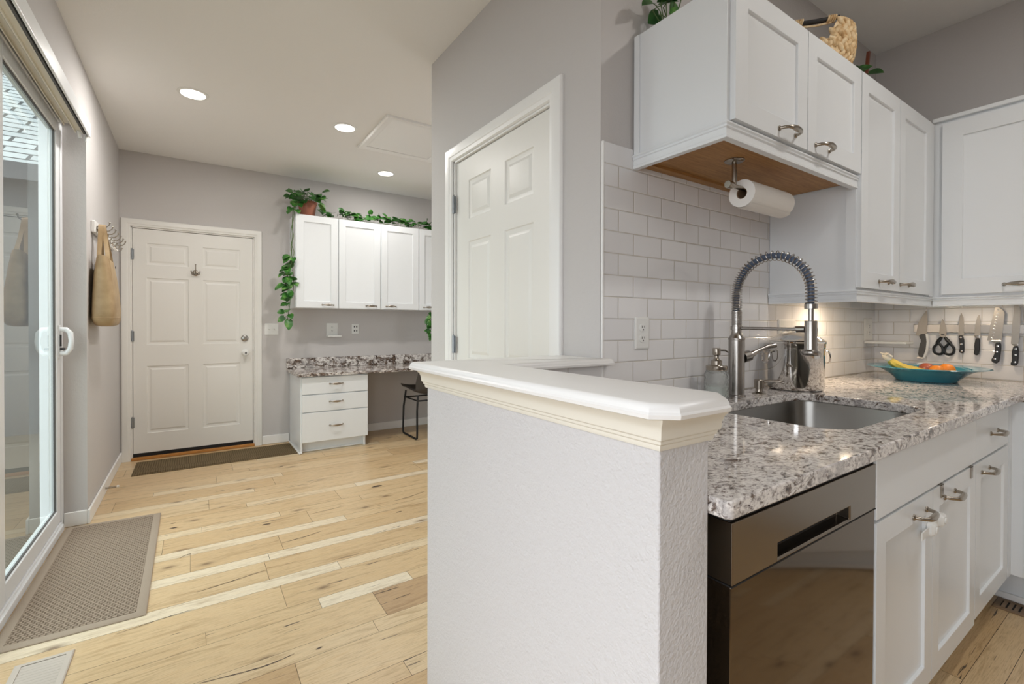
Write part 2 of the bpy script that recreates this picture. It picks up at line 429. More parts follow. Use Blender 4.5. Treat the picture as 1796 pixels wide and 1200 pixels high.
# ------------------------------------------------------------------ SETTING
# floor: planks across the room, alternating wide and narrow rows
bm = B(); tl = bm.loops.layers.float_color.new('tone')
rows = []; y = 1.498-.2835*24
while y < 5.3: rows += [(y, y+.083, 0), (y+.083, y+.2835, 1)]; y += .2835
FIX = {}   # measured butt joints and tones: row start -> (joints, tones)
def near(y): return round((y-1.498)/.2835*1000)
measured = [(1.498, 0, [.61], [.55, .75]), (1.581, 1, [.291], [.25, .72]), (1.781, 0, [-1.2], [.5, .62]), (1.865, 1, [.654], [.68, .12]),
            (2.065, 0, [.036, .443, .846], [.6, .66, 1.0, .62]), (2.148, 1, [-.9], [.6, .66]), (2.349, 0, [-.6, .593], [.9, .97, .86]),
            (2.432, 1, [.289], [.66, .52]), (2.632, 0, [-.5], [.9, .96]), (2.715, 1, [-.016, .39], [.62, .46, .5]), (2.916, 0, [-.7, .77], [.84, .93, .7]),
            (2.999, 1, [.59], [.46, .6]), (3.199, 0, [.037, .443, .946], [.86, .84, .6, .7]), (3.283, 1, [.83], [.52, .64]),
            (3.483, 0, [.285], [.4, .82]), (3.566, 1, [.08], [.72, .6]), (3.766, 0, [-.6], [.8, .86]), (3.850, 1, [.5], [.42, .5])]
for y0, y1, wide in rows:
    f = [q for q in measured if abs(q[0]-y0) < .03 and q[1] == wide]
    if f: js = list(f[0][2]); tones = list(f[0][3])
    else: js = []; tones = []
    js = sorted(js)
    x = js[0] if js else random.uniform(-1.6, -.2)
    left = [x]
    while left[0] > -1.4: left.insert(0, left[0]-random.uniform(.7, 1.7))
    cuts = left[:-1]+js if js else left
    while cuts[-1] < 4.2: cuts.append(cuts[-1]+random.uniform(.7, 1.8))
    tmap = {}
    for i, t_ in enumerate(tones):
        tmap[(js[i-1] if i else None)] = t_
    for a, b in zip(cuts, cuts[1:]):
        tone = None
        if js and b == js[0]: tone = tones[0]
        elif a in js: tone = tones[js.index(a)+1]
        if tone is None: tone = random.choice([.3, .45, .55, .62, .7]) if wide else random.choice([.45, .6, .75, .86, .95])
        a_, b_ = max(a, -.75), min(b, 3.5)
        if b_ <= a_: continue
        g = .0007
        vs = [bm.verts.new(p) for p in ((a_+g, y0+g, 0), (b_-g, y0+g, 0), (b_-g, y1-g, 0), (a_+g, y1-g, 0))]
        fc = bm.faces.new(vs); col = (tone, random.random(), random.random(), 1)
        for lp in fc.loops: lp[tl] = col
fl = obj('floor', bm, 'floor', smooth=False, recalc=False); tag(fl, 'light oak plank floor with alternating wide and narrow boards', 'floor', kind='structure')
crack = B()
def sliver(P, w):
    P = [Vector((x, y, .0006)) for x, y in P]; P = spline(P, 6); n = len(P); Lf, Rt = [], []
    for i, p in enumerate(P):
        d = (P[min(i+1, n-1)]-P[max(i-1, 0)]).normalized(); nn = Vector((-d.y, d.x, 0)); q = w*(.25+.75*math.sin(PI*(i+.5)/n))*(1+.35*math.sin(i*2.1))
        Lf.append(crack.verts.new(p+nn*q/2)); Rt.append(crack.verts.new(p-nn*q/2))
    for i in range(n-1): crack.faces.new((Lf[i], Rt[i], Rt[i+1], Lf[i+1]))
for P, w in (([(.009, 2.497), (.128, 2.511), (.286, 2.538)], .005), ([(.393, 2.803), (.50, 2.812), (.612, 2.84)], .006), ([(.015, 1.856), (.16, 1.829), (.23, 1.825), (.298, 1.834)], .006), ([(.714, 3.74), (.857, 3.801)], .003),
             ([(.595, 3.13), (.69, 3.137), (.809, 3.147)], .004), ([(1.113, 3.052), (1.237, 3.07), (1.374, 3.112)], .005), ([(.651, 2.041), (.715, 2.039), (.767, 2.037)], .005), ([(.712, 1.958), (.791, 1.961)], .004), ([(-.06, 2.905), (-.045, 2.925), (-.018, 2.935), (-.02, 2.918)], .004), ([(-.25, 2.33), (-.1, 2.35), (0, 2.355)], .003), ([(.3, 3.50), (.45, 3.515), (.6, 3.52)], .003)):
    sliver(P, w)
for x, y, r in ((1.111, 3.401, .030), (.596, 4.308, .016), (-.098, 3.361, .016), (.354, 3.115, .018), (.379, 1.815, .009), (1.075, 2.857, .014), (-.103, 3.44, .010), (.95, 1.72, .012)):
    ring = [crack.verts.new((x+1.3*r*math.cos(a)*(1+.15*math.sin(3*a+x*9)), y+.5*r*math.sin(a)*(1+.2*math.sin(2*a+y*7)), .0005)) for a in [2*PI*k/16 for k in range(16)]]; crack.faces.new(ring)
M['knot'] = mat('dark_wood_knot', srgb(84, 68, 54), .5)
co = obj('knots_and_splits', crack, 'knot', fl, smooth=False)
sub = B(); box(sub, -.75, 3.5, -5.3, 5.3, -.08, -.0015)
sf = obj('subfloor', sub, 'dark', fl)

bm = B(); box(bm, -.75, 1.132, -5.3, 5.4, CEIL, CEIL+.08); box(bm, 1.132, 3.6, 1.25, 5.4, CEIL, CEIL+.08)
struct('ceiling', bm, 'ceil', 'flat off-white textured ceiling over the entry and desk', 'ceiling')
bm = B(); box(bm, 1.132, 3.6, -5.3, 1.25, 2.844, 2.92); box(bm, 1.122, 1.132, -5.3, 1.25, CEIL+.08, 2.92)
struct('ceiling_kitchen', bm, 'ceil', 'higher textured ceiling over the kitchen cabinets', 'ceiling')

# left wall with the sliding-door opening (y 1.72..3.735, z 0..2.385)
bm = B()
box(bm, -.72, -.525, 3.72, 5.4, 0, CEIL); box(bm, -.72, -.525, 1.70, 3.72, 2.385, CEIL); box(bm, -.72, -.525, .9, 1.70, 0, CEIL); box(bm, -.72, -.525, -1.1, .9, 0, .25); box(bm, -.72, -.525, -1.1, .9, 2.15, CEIL); box(bm, -.72, -.525, -3.6, -1.1, 0, CEIL)  # unseen opening near the camera is added to bring daylight from the left
struct('wall_left', bm, 'wall', 'light grey textured wall with the sliding glass door and coat hooks', 'wall')
bm = B(); box(bm, -.525, -.452, 5.2, 5.35, 0, CEIL); box(bm, .492, 3.6, 5.2, 5.35, 0, CEIL); box(bm, -.452, .492, 5.2, 5.35, 2.034, CEIL); box(bm, -.452, .492, 5.29, 5.35, 0, 2.034)
struct('wall_back', bm, 'wall', 'grey far wall with the white entry door and desk', 'wall')
bm = B()
box(bm, 1.132, 1.25, 1.143, 1.40, 0, CEIL); box(bm, 1.132, 1.25, 2.218, 2.497, 0, CEIL); box(bm, 1.132, 1.25, 1.40, 2.218, 2.045, CEIL); box(bm, 1.19, 1.25, 1.40, 2.218, 0, 2.045)
struct('wall_pantry', bm, 'wall', 'grey wall with the white pantry door', 'wall')
bm = B(); box(bm, 1.25, 3.0, 2.40, 2.497, 0, CEIL); struct('wall_nook_side', bm, 'wall', 'grey side of the desk nook behind the pantry', 'wall')
bm = B(); box(bm, 2.95, 3.05, 2.497, 3.0, 0, CEIL); box(bm, 2.95, 3.05, 3.7, 5.2, 0, CEIL); box(bm, 2.95, 3.05, 3.0, 3.7, 0, 1.0); box(bm, 2.95, 3.05, 3.0, 3.7, 1.9, CEIL)
struct('wall_nook_end', bm, 'wall', 'end wall of the desk nook with a window opening', 'wall')
bm = B(); box(bm, -.72, 3.6, -3.7, -3.6, 0, 2.92); struct('wall_rear', bm, 'wall', 'grey wall behind the camera', 'wall')
bm = B(); box(bm, 1.25, 3.6, 1.143, 1.26, 0, 2.9); box(bm, 1.122, 1.25, 1.143, 1.26, CEIL+.0005, 2.9); struct('wall_sink', bm, 'wall', 'grey wall above the white tile behind the kitchen sink', 'wall')
bm = B(); box(bm, 3.458, 3.6, -5.3, 1.143, 0, 2.9); struct('wall_right', bm, 'wall', 'grey kitchen wall behind the knives and right cabinet', 'wall')
bm = B(); box(bm, 1.137, 3.458, 1.135, 1.143, .9085, 1.806)
t_ = struct('trim_tile', bm, 'tile', 'white subway tile backsplash behind the sink', 'backsplash')
tube_b = B(); tube(tube_b, [(1.137, 1.137, .9085), (1.137, 1.137, 1.806)], .005, 8); obj('edge_strip', tube_b, 'white', t_)
bm = B(); box(bm, 3.45, 3.458, -2, 1.1345, .9085, 1.40); struct('trim_tile_right', bm, 'tile_r', 'white subway tile behind the knives', 'backsplash')

# half wall (L-shaped) with moulding and cap
LP = [(.576, .456), (.701, .456), (.701, 1.143), (1.131, 1.143), (1.131, 1.30), (.576, 1.30)]
bm = B(); loft(bm, [[(x, y, z) for x, y in LP] for z in (0, 1.054)]); struct('wall_half', bm, 'pony', 'light grey textured half wall between kitchen and entry', 'half wall', bevel=.004)
bm = B(); box(bm, .702, 1.137, 1.135, 1.142, .9085, 1.054); struct('trim_tile_half', bm, 'tile', 'white subway tile on the inside of the half wall', 'backsplash')
RC = [(.576, .456), (.701, .456), (.701, 1.30), (.576, 1.30)]
prof = [(.001, 1.002), (.004, 1.002), (.0055, 1.007), (.0055, 1.010), (.009, 1.013), (.0095, 1.0175), (.013, 1.0205), (.0135, 1.024), (.0145, 1.034), (.0175, 1.043), (.023, 1.049), (.025, 1.054), (.001, 1.054)]
bm = B(); loft(bm, [[(x, y, z) for x, y in offset_poly(RC, o)] for o, z in prof], cap=False)
struct('trim_moulding', bm, 'cream', 'cream stepped moulding under the half wall cap', 'moulding', angle=25)
CP = [(.566, .412), (.690, .412), (.733, .452), (.733, 1.108), (1.165, 1.108), (1.165, 1.134), (1.1315, 1.134), (1.1315, 1.335), (.533, 1.335), (.533, .441)]
CPI = offset_poly(CP, -.012)
prof = [(-.006, 1.054), (.0, 1.056), (.0015, 1.062), (-.0015, 1.0655), (-.002, 1.069), (-.0045, 1.074), (-.0085, 1.077), (-.013, 1.078)]
bm = B(); loft(bm, [[(x, y, z) for x, y in offset_poly(CP, o)] for o, z in prof])
struct('trim_cap', bm, 'white', 'white wooden cap with clipped corners on top of the half wall', 'ledge', angle=30)

# baseboards
def baseboard(name, x0, x1, y0, y1, label):
    bm = B(); box(bm, x0, x1, y0, y1, 0, .085); return struct(name, bm, 'white', label, 'baseboard', bevel=.005)
baseboard('baseboard_left', -.5245, -.511, 3.708, 5.199, 'white baseboard along the left wall below the coat hooks')
baseboard('baseboard_return', -.628, -.5245, 3.708, 3.7195, 'short white baseboard beside the sliding door')
baseboard('baseboard_back', .556, .798, 5.187, 5.1995, 'white baseboard between entry door and desk drawers')
baseboard('baseboard_desk', 1.43, 2.9, 5.187, 5.1995, 'white baseboard under the desk')
baseboard('baseboard_pantry', 1.119, 1.1315, 2.32, 2.51, 'white baseboard beside the pantry door')

# ------------------------------------------------------------------ doors
def casing(bm, fn, u0, u1, h, w=.066):
    """door casing: stepped profile around left, top, right"""
    prof = [(0, .004), (.004, .012), (.02, .014), (.024, .0175), (w-.012, .0175), (w-.004, .015), (w, .008)]
    prof = [(0, 0)]+prof+[(w, 0)]
    loops = []
    for s, dd in prof:
        loops.append([(u0-s, 0, dd), (u0-s, h+s, dd), (u1+s, h+s, dd), (u1+s, 0, dd)])
    vs = [[bm.verts.new(fn(*p)) for p in lp] for lp in loops]
    for a, b in zip(vs, vs[1:]):
        for j in range(3): bm.faces.new((a[j], a[j+1], b[j+1], b[j]))
    for j in (0, 3): bm.faces.new([v[j] for v in vs])
    return bm
def hinge_mesh(c, axis):
    bm = B(); x, y, z = c
    tube(bm, [(x, y, z-.045), (x, y, z+.045)], .0065, 10)
    for k in (-.015, .015): tube(bm, [(x, y, z+k-.001), (x, y, z+k+.001)], .0072, 10)
    tube(bm, [(x, y, z+.045), (x, y, z+.052)], [.005, .002], 8)
    if axis == 'y': box(bm, x-.014, x+.014, y+.004, y+.0065, z-.044, z+.044)
    else: box(bm, x+.004, x+.0065, y-.014, y+.014, z-.044, z+.044)
    return bm
# entry door on the back wall
d1 = thing('door_1', (.02, 5.205, 0), 'white six-panel entry door in the far wall', 'door', kind='structure')
X0, X1 = -.436, .478; DH = 2.018; Z0 = .056
pan = [(-.342, -.038), (.070, .370)]; pz = [(1.707, 1.896), (1.003, 1.592), (.224, .816)]
panels = [(a-X0, b-X0, c-Z0, d-Z0) for a, b in pan for c, d in pz]
bm = panel_slab(B(), X1-X0, DH-Z0, .04, panels, SIXP, lambda u, w, d: (X0+u, 5.212+d, Z0+w)); obj('door_leaf', bm, 'doorw', d1, angle=12)
bm = casing(B(), lambda u, w, d: (u, 5.1995-d, w), -.449, .489, 2.03); obj('casing', bm, 'doorw', d1, angle=20)
bm = B(); box(bm, -.449, X0-.003, 5.2, 5.285, 0, 2.03); box(bm, X1+.003, .489, 5.2, 5.285, 0, 2.03); box(bm, -.449, .489, 5.2, 5.285, 2.0215, 2.03); obj('jamb', bm, 'doorw', d1)
bm = B(); box(bm, X0, X1, 5.2105, 5.25, .0245, .0555); obj('door_sweep', bm, 'black', d1)
for z in (1.79, 1.08, .33): obj('hinge', hinge_mesh((-.441, 5.198, z), 'y'), 'hinge', d1)
bm = B(); lathe(bm, [(.032, 0), (.032, -.006), (.028, -.012), (.02, -.016), (0, -.017)], (.408, 5.212, 1.05), 24, 'y'); box(bm, .404, .412, 5.178, 5.196, 1.036, 1.064); obj('deadbolt', bm, 'steel', d1)
bm = B(); lathe(bm, [(.031, 0), (.031, -.008), (.014, -.014), (.014, -.03), (.026, -.038), (.031, -.052), (.028, -.066), (.018, -.073), (0, -.074)], (.412, 5.212, .913), 24, 'y')
kb = obj('door_knob', bm, 'plastic', d1); bm = B(); lathe(bm, [(.008, 0), (.008, -.004), (0, -.004)], (.412, 5.138, .911), 12, 'y'); obj('lock_button', bm, 'slot', kb)
bm = B(); box(bm, X1-.0005, X1+.004, 5.2105, 5.24, .88, .94); obj('strike_plate', bm, 'steel', d1)
bm = B(); box(bm, -.449, .489, 5.182, 5.30, .0005, .024); struct('trim_threshold', bm, 'thresh', 'orange oak threshold under the entry door', 'threshold', bevel=.004)
# pantry door
d2 = thing('door_2', (1.13, 1.81, 0), 'white six-panel pantry door beside the half wall', 'door', kind='structure')
YA, YB_ = 2.208, 1.418; Z0 = .012
pan = [(2.083, 1.870), (1.751, 1.537)]; pz = [(1.722, 1.916), (1.02, 1.608), (.235, .83)]
panels = [(YA-a, YA-b, c-Z0, d-Z0) for a, b in pan for c, d in pz]
bm = panel_slab(B(), YA-YB_, 2.03-Z0, .035, panels, SIXP, lambda u, w, d: (1.146+d, YA-u, Z0+w)); obj('door_leaf', bm, 'doorw', d2, angle=12)
bm = casing(B(), lambda u, w, d: (1.1315-d, YA+.012-u, w), 0, YA-YB_+.024, 2.042, .072); obj('casing', bm, 'white', d2, angle=20)
bm = B(); box(bm, 1.132, 1.188, YB_-.0125, YB_-.003, 0, 2.042); box(bm, 1.132, 1.188, YA+.003, YA+.0125, 0, 2.042); box(bm, 1.132, 1.188, YB_-.0125, YA+.0125, 2.034, 2.042); obj('jamb', bm, 'white', d2)
for z in (1.815, 1.085, .3): obj('hinge', hinge_mesh((1.128, YA+.004, z), 'x'), 'hinge', d2)
bm = B(); lathe(bm, [(.03, 0), (.03, -.008), (.012, -.012), (.012, -.035), (.027, -.045), (.03, -.06), (.015, -.07), (0, -.07)], (1.146, 1.48, .96), 20, 'x'); obj('door_knob', bm, 'steel', d2)

# sliding glass door
d3 = thing('door_3', (-.66, 2.7, 0), 'white framed sliding glass door in the left wall', 'sliding door', kind='structure')
bm = B(); box(bm, -.72, -.628, 3.672, 3.72, .0, 2.384); box(bm, -.72, -.628, 1.701, 1.745, 0, 2.384); box(bm, -.72, -.628, 1.745, 3.672, 2.335, 2.384)
box(bm, -.72, -.618, 1.745, 3.672, 0, .038); obj('outer_frame', bm, 'vinyl', d3, bevel=.004)
bm = B(); box(bm, -.655, -.6275, 1.75, 3.668, .038, .052); obj('track', bm, 'vinyl', d3, bevel=.002)
def sash(y0, y1, x, wl, wr):
    p = bm = B(); box(bm, x-.02, x+.02, y0, y0+wl, .055, 2.33); box(bm, x-.02, x+.02, y1-wr, y1, .055, 2.33)
    box(bm, x-.02, x+.02, y0+wl, y1-wr, .055, .135); box(bm, x-.02, x+.02, y0+wl, y1-wr, 2.265, 2.33)
    s = obj('sash', bm, 'vinyl', d3, bevel=.005)
    bm = B(); box(bm, x-.004, x+.004, y0+wl-.005, y1-wr+.005, .13, 2.27); obj('glass_pane', bm, 'glass', s, smooth=False)
    bm = B()
    for a, b_ in ((y0+wl, y0+wl+.006), (y1-wr-.006, y1-wr)): box(bm, x+.004, x+.012, a, b_, .135, 2.265)
    box(bm, x+.004, x+.012, y0+wl, y1-wr, .135, .141); box(bm, x+.004, x+.012, y0+wl, y1-wr, 2.259, 2.265); obj('glazing_bead', bm, 'grey', s)
    return s
s1 = sash(2.64, 3.668, -.652, .075, .072)
s2 = sash(1.75, 2.72, -.695, .075, .075)
bm = B(); pts = [(-.632, 3.633, 1.155), (-.60, 3.633, 1.155), (-.583, 3.632, 1.135), (-.578, 3.631, 1.09), (-.583, 3.632, 1.045), (-.60, 3.633, 1.02), (-.632, 3.633, 1.02)]
tube(bm, [tuple(Vector(p)) for p in pts], [.015, .014, .013, .012, .013, .014, .015], 10, flat=((0, 0, 1), 1)); box(bm, -.633, -.626, 3.615, 3.655, .99, 1.18)
hd = obj('door_handle', bm, 'vinyl', s1, bevel=.002); bm = B(); box(bm, -.626, -.620, 3.626, 3.64, 1.06, 1.125); lathe(bm, [(.008, 0), (.006, .02), (0, .022)], (-.625, 3.634, 1.045), 10, 'x'); obj('latch', bm, 'slot', hd)
# exterior seen through the glass
bm = B(); box(bm, -9, -.725, -3, 14, -.2, -.06); ext = obj('deck', bm, 'deck'); tag(ext, 'grey deck outside the sliding door', 'deck', kind='structure')
nh = thing('neighbour_house', (-3, 7.6, -.06), 'house wing with pale shingle roof outside the sliding glass door', 'house')
bm = B(); box(bm, -8, -.75, 7.4, 7.6, -.06, 2.95); obj('wall', bm, 'siding', nh)
bm = B(); v = [bm.verts.new(p) for p in ((-8, 7.1, 2.9), (-.73, 7.1, 2.9), (-.73, 11, 5.3), (-8, 11, 5.3), (-8, 7.1, 2.8), (-.73, 7.1, 2.8), (-.73, 11, 5.2), (-8, 11, 5.2))]
for f in ((0, 1, 2, 3), (7, 6, 5, 4), (0, 4, 5, 1), (1, 5, 6, 2), (2, 6, 7, 3), (3, 7, 4, 0)): bm.faces.new([v[i] for i in f])
uv = bm.loops.layers.uv.new('UVMap')
for f in bm.faces:
    for lp in f.loops: lp[uv].uv = (lp.vert.co.x, (lp.vert.co.y-7.1)*1.17+lp.vert.co.z*.02)
obj('roof', bm, 'shingle', nh)
bm = B(); box(bm, -8, -.74, 7.06, 7.1, 2.72, 2.9); obj('fascia', bm, 'siding', nh)

# valance and vertical blind track over the sliding door
vb = thing('vertical_blind', (-.52, 2.7, 2.3), 'white valance and blind track above the sliding glass door', 'blind')
bm = B(); box(bm, -.511, -.5, 1.66, 3.70, 2.285, 2.365); box(bm, -.524, -.511, 3.69, 3.70, 2.285, 2.365); obj('valance', bm, 'vinyl', vb, bevel=.003)
for x, nm in ((-.545, 'head_rail'), (-.595, 'track_rail')):
    bm = B(); z = 2.30 if x > -.57 else 2.335
    box(bm, x-.018, x+.018, 1.75, 3.66, z, z+.012); box(bm, x-.018, x-.013, 1.75, 3.66, z-.012, z); box(bm, x+.013, x+.018, 1.75, 3.66, z-.012, z)
    obj(nm, bm, 'cream', vb)
bm = B(); box(bm, -.528, -.518, 1.75, 3.66, 2.288, 2.37); box(bm, -.575, -.565, 1.75, 3.66, 2.31, 2.37); obj('track_groove', bm, 'grey', vb)
bm = B(); tube(bm, [(-.545, 3.64, 2.30), (-.54, 3.645, 2.26)], .008, 8); obj('carrier', bm, 'plastic', vb)
bm = B(); tube(bm, [(-.522, 3.69, 2.285), (-.522, 3.69, 2.255)], .006, 8); obj('carrier', bm, 'plastic', vb)

# ------------------------------------------------------------------ ceiling fixtures
def downlight(x, y, z, label, w, grp):
    t = thing('recessed_light', (x, y, z), label, 'ceiling light', grp)
    bm = B(); lathe(bm, [(.068, -.002), (.070, -.006), (.086, -.004), (.088, -.0008), (.088, 0), (.068, 0)], (x, y, z), 40); bm.faces.ensure_lookup_table()
    obj('trim_ring', bm, 'plastic', t)
    bm = B(); lathe(bm, [(0, -.0075), (.04, -.0074), (.0695, -.0062), (.0695, -.004), (0, -.004)], (x, y, z), 40); obj('lens', bm, 'emit', t)
    a = area('lamp', (x, y, z-.012), (0, 0, -1), .13, .13, w, (1, .97, .93), 'DISK'); a.parent = t; a.matrix_parent_inverse = Matrix.Translation((-x, -y, -z)); return t
downlight(0.0, 3.68, CEIL, 'round recessed ceiling light nearest the sliding door', DOWNLIGHT_W, 'recessed lights over the entry')
downlight(.95, 3.66, CEIL, 'round recessed ceiling light beside the attic hatch', DOWNLIGHT_W, 'recessed lights over the entry')
downlight(1.57, 4.54, CEIL, 'round recessed ceiling light above the desk cabinets', DOWNLIGHT_W*.5, 'recessed lights over the entry')
downlight(2.0, -.15, 2.844, 'recessed kitchen ceiling light in front of the sink', KITCHEN_W, 'recessed lights over the kitchen')
downlight(2.2, -1.9, 2.844, 'recessed kitchen ceiling light furthest from the sink', KITCHEN_W, 'recessed lights over the kitchen')
ah = thing('attic_hatch', (1.45, 3.62, CEIL), 'white framed attic access hatch in the ceiling near the desk', 'hatch')
bm = B()
o_ = [(1.135, 3.255), (1.80, 3.255), (1.80, 3.985), (1.135, 3.985)]
prof = [(0, 0), (0, -.016), (-.012, -.02), (-.02, -.016), (-.05, -.012), (-.06, -.008), (-.06, 0)]
loft(bm, [[(x, y, CEIL+z) for x, y in offset_poly(o_, o)] for o, z in prof], cap=False); obj('frame', bm, 'white', ah, angle=25)
bm = B(); box(bm, 1.196, 1.739, 3.316, 3.924, CEIL-.004, CEIL-.0005); obj('hatch_panel', bm, 'white', ah)

# ------------------------------------------------------------------ left wall things
cr = thing('coat_rack', (-.525, 4.3, 1.79), 'white board coat rack with silver double hooks on the left wall', 'coat rack')
bm = B(); box(bm, -.5245, -.503, 3.86, 4.80, 1.755, 1.83); obj('back_board', bm, 'white', cr, bevel=.006)
def rack_hook(y):
    bm = B(); zc = 1.79
    tube(bm, [(-.503, y, zc), (-.499, y, zc)], [.012, .010], 10)
    P = [(-.5, y, zc+.012), (-.485, y, zc+.005), (-.46, y, zc+.008), (-.445, y, zc+.022), (-.441, y, zc+.036)]
    tube(bm, P, [.004, .0035, .0033, .0033, .0035], 8)
    P = [(-.5, y, zc-.008), (-.494, y, zc-.028), (-.48, y, zc-.038), (-.467, y, zc-.032), (-.463, y, zc-.018)]
    tube(bm, P, [.004, .0035, .0033, .0033, .0035], 8)
    for p in ((-.441, y, zc+.039), (-.463, y, zc-.015)): bmesh.ops.create_uvsphere(bm, u_segments=10, v_segments=8, radius=.0058, matrix=Matrix.Translation(p))
    return bm
for k in range(7): obj('hook', rack_hook(3.912+.138*k), 'nickel', cr)
tb = thing('tote_bag', (-.462, 3.93, 1.17), 'tan leather tote bag hanging from the coat rack', 'bag')
def bagring(z, hy, hx, cx, cyy, pw=.55, n=32):
    out = []
    for j in range(n):
        a = 2*PI*j/n; c, s = math.cos(a), math.sin(a)
        out.append((cx+hx*math.copysign(abs(s)**pw, s), cyy+hy*math.copysign(abs(c)**pw, c), z+.012*math.cos(2*a)*(1 if z > 1.5 else 0)))
    return out
rings = [bagring(1.172, .10, .025, -.458, 3.93), bagring(1.180, .155, .048, -.458, 3.93), bagring(1.21, .180, .058, -.458, 3.93, .45), bagring(1.27, .180, .060, -.458, 3.93, .45), bagring(1.38, .172, .056, -.460, 3.93, .5),
         bagring(1.50, .160, .047, -.464, 3.93, .6), bagring(1.59, .152, .036, -.466, 3.93, .75), bagring(1.598, .151, .034, -.466, 3.93, .75), bagring(1.598, .147, .030, -.466, 3.93, .75), bagring(1.40, .16, .045, -.462, 3.93)]
bm = B(); loft(bm, rings); obj('body', bm, 'leather', tb, angle=60)
bm = B()
tube(bm, [(-.410, 3.79, 1.20), (-.413, 3.80, 1.35), (-.424, 3.815, 1.5), (-.436, 3.825, 1.59)], .0025, 6); tube(bm, [bagring(1.225, .1815, .0598, -.458, 3.93, .45)[j] for j in range(32)], .0022, 6, closed=True)
obj('seam', bm, 'leather', tb)
def strap(P, w, n=6):
    P = spline(P, n); bm = B(); lp = []
    for i, p in enumerate(P):
        d = (P[min(i+1, len(P)-1)]-P[max(i-1, 0)]).normalized(); sx = Vector((1, .25, 0)).normalized(); nn = d.cross(sx).normalized()
        lp.append([p+sx*w/2+nn*.0018, p-sx*w/2+nn*.0018, p-sx*w/2-nn*.0018, p+sx*w/2-nn*.0018])
    return loft(bm, lp)
for cx, w, off in ((-.487, .022, -.006), (-.446, .022, .006)):
    x1 = -.476+off*1.2
    P = [(cx, 3.865, 1.55), (cx, 3.868, 1.61), ((cx+x1)/2, 3.89+off, 1.70), (x1, 3.90+off, 1.79), (x1, 3.912+off, 1.812), (x1, 3.924+off, 1.79), ((cx+x1)/2, 3.945+off, 1.70), (cx, 3.985, 1.61), (cx, 3.99, 1.55)]
    obj('strap', strap(P, w), 'leather', tb)
bm = B(); lathe(bm, [(.008, 0), (.008, .003), (0, .004)], (-.428, 4.04, 1.56), 10, 'x'); obj('snap', bm, 'slot', tb)
# door hook on the entry door
dh = thing('coat_hook', (.015, 5.212, 1.65), 'small antique silver coat hook on the white entry door', 'hook')
bm = B(); lathe(bm, [(.026, 0), (.026, -.004), (.018, -.009), (0, -.010)], (.015, 5.211, 1.655), 20, 'y', 1, 1); obj('back_plate', bm, 'nickel', dh)
bm = B(); tube(bm, [(.015, 5.204, 1.66), (.015, 5.19, 1.665), (.015, 5.176, 1.69), (.015, 5.174, 1.725)], [.006, .005, .004, .004], 8); bmesh.ops.create_uvsphere(bm, u_segments=10, v_segments=8, radius=.0065, matrix=Matrix.Translation((.015, 5.174, 1.728))); obj('upper_prong', bm, 'nickel', dh)
for s in (-1, 1):
    bm = B(); tube(bm, [(.015, 5.204, 1.645), (.015+s*.012, 5.188, 1.634), (.015+s*.028, 5.18, 1.64), (.015+s*.033, 5.176, 1.665)], [.005, .004, .0035, .004], 8); bmesh.ops.create_uvsphere(bm, u_segments=8, v_segments=6, radius=.0055, matrix=Matrix.Translation((.015+s*.033, 5.176, 1.668))); obj('lower_prong', bm, 'nickel', dh)
# spring door stop
ds = thing('door_stop', (-.511, 4.28, .045), 'metal spring door stop on the left baseboard', 'door stop')
bm = B(); tube(bm, [(-.5105+.0008*k*.9, 4.28+.007*math.cos(k*PI/3), .045+.007*math.sin(k*PI/3)) for k in range(85)], .0013, 6); obj('spring', bm, 'steel', ds)
bm = B(); tube(bm, [(-.45, 4.28, .045), (-.437, 4.28, .045)], [.0085, .0085], 12); obj('tip', bm, 'plastic', ds); 

# mats and floor registers
mb = thing('door_mat', (-.39, 3.04, 0), 'large taupe woven mat beside the sliding glass door', 'mat')
o_ = [(-.614, 2.422), (-.163, 2.413), (-.172, 3.66), (-.614, 3.69)]
bm = B(); loft(bm, [[(x, y, z) for x, y in offset_poly(o_, o)] for o, z in ((0, .0005), (0, .004), (-.004, .007), (-.036, .008))]); obj('border', bm, 'mat_edge', mb)
i_ = offset_poly(o_, -.034); bm = B(); loft(bm, [[(x, y, z) for x, y in offset_poly(i_, o)] for o, z in ((0, .006), (-.002, .0095))]); obj('woven_field', bm, 'mat_big', mb)
ms = thing('runner_mat', (.19, 4.83, 0), 'narrow brown ribbed mat in front of the entry door', 'mat')
bm = B(); box(bm, -.405, .785, 4.665, 5.10, .0005, .005); obj('border', bm, 'mat_small', ms)
bm = B(); box(bm, -.365, .745, 4.69, 5.08, .0045, .0085); obj('ribbed_field', bm, 'mat_small', ms)
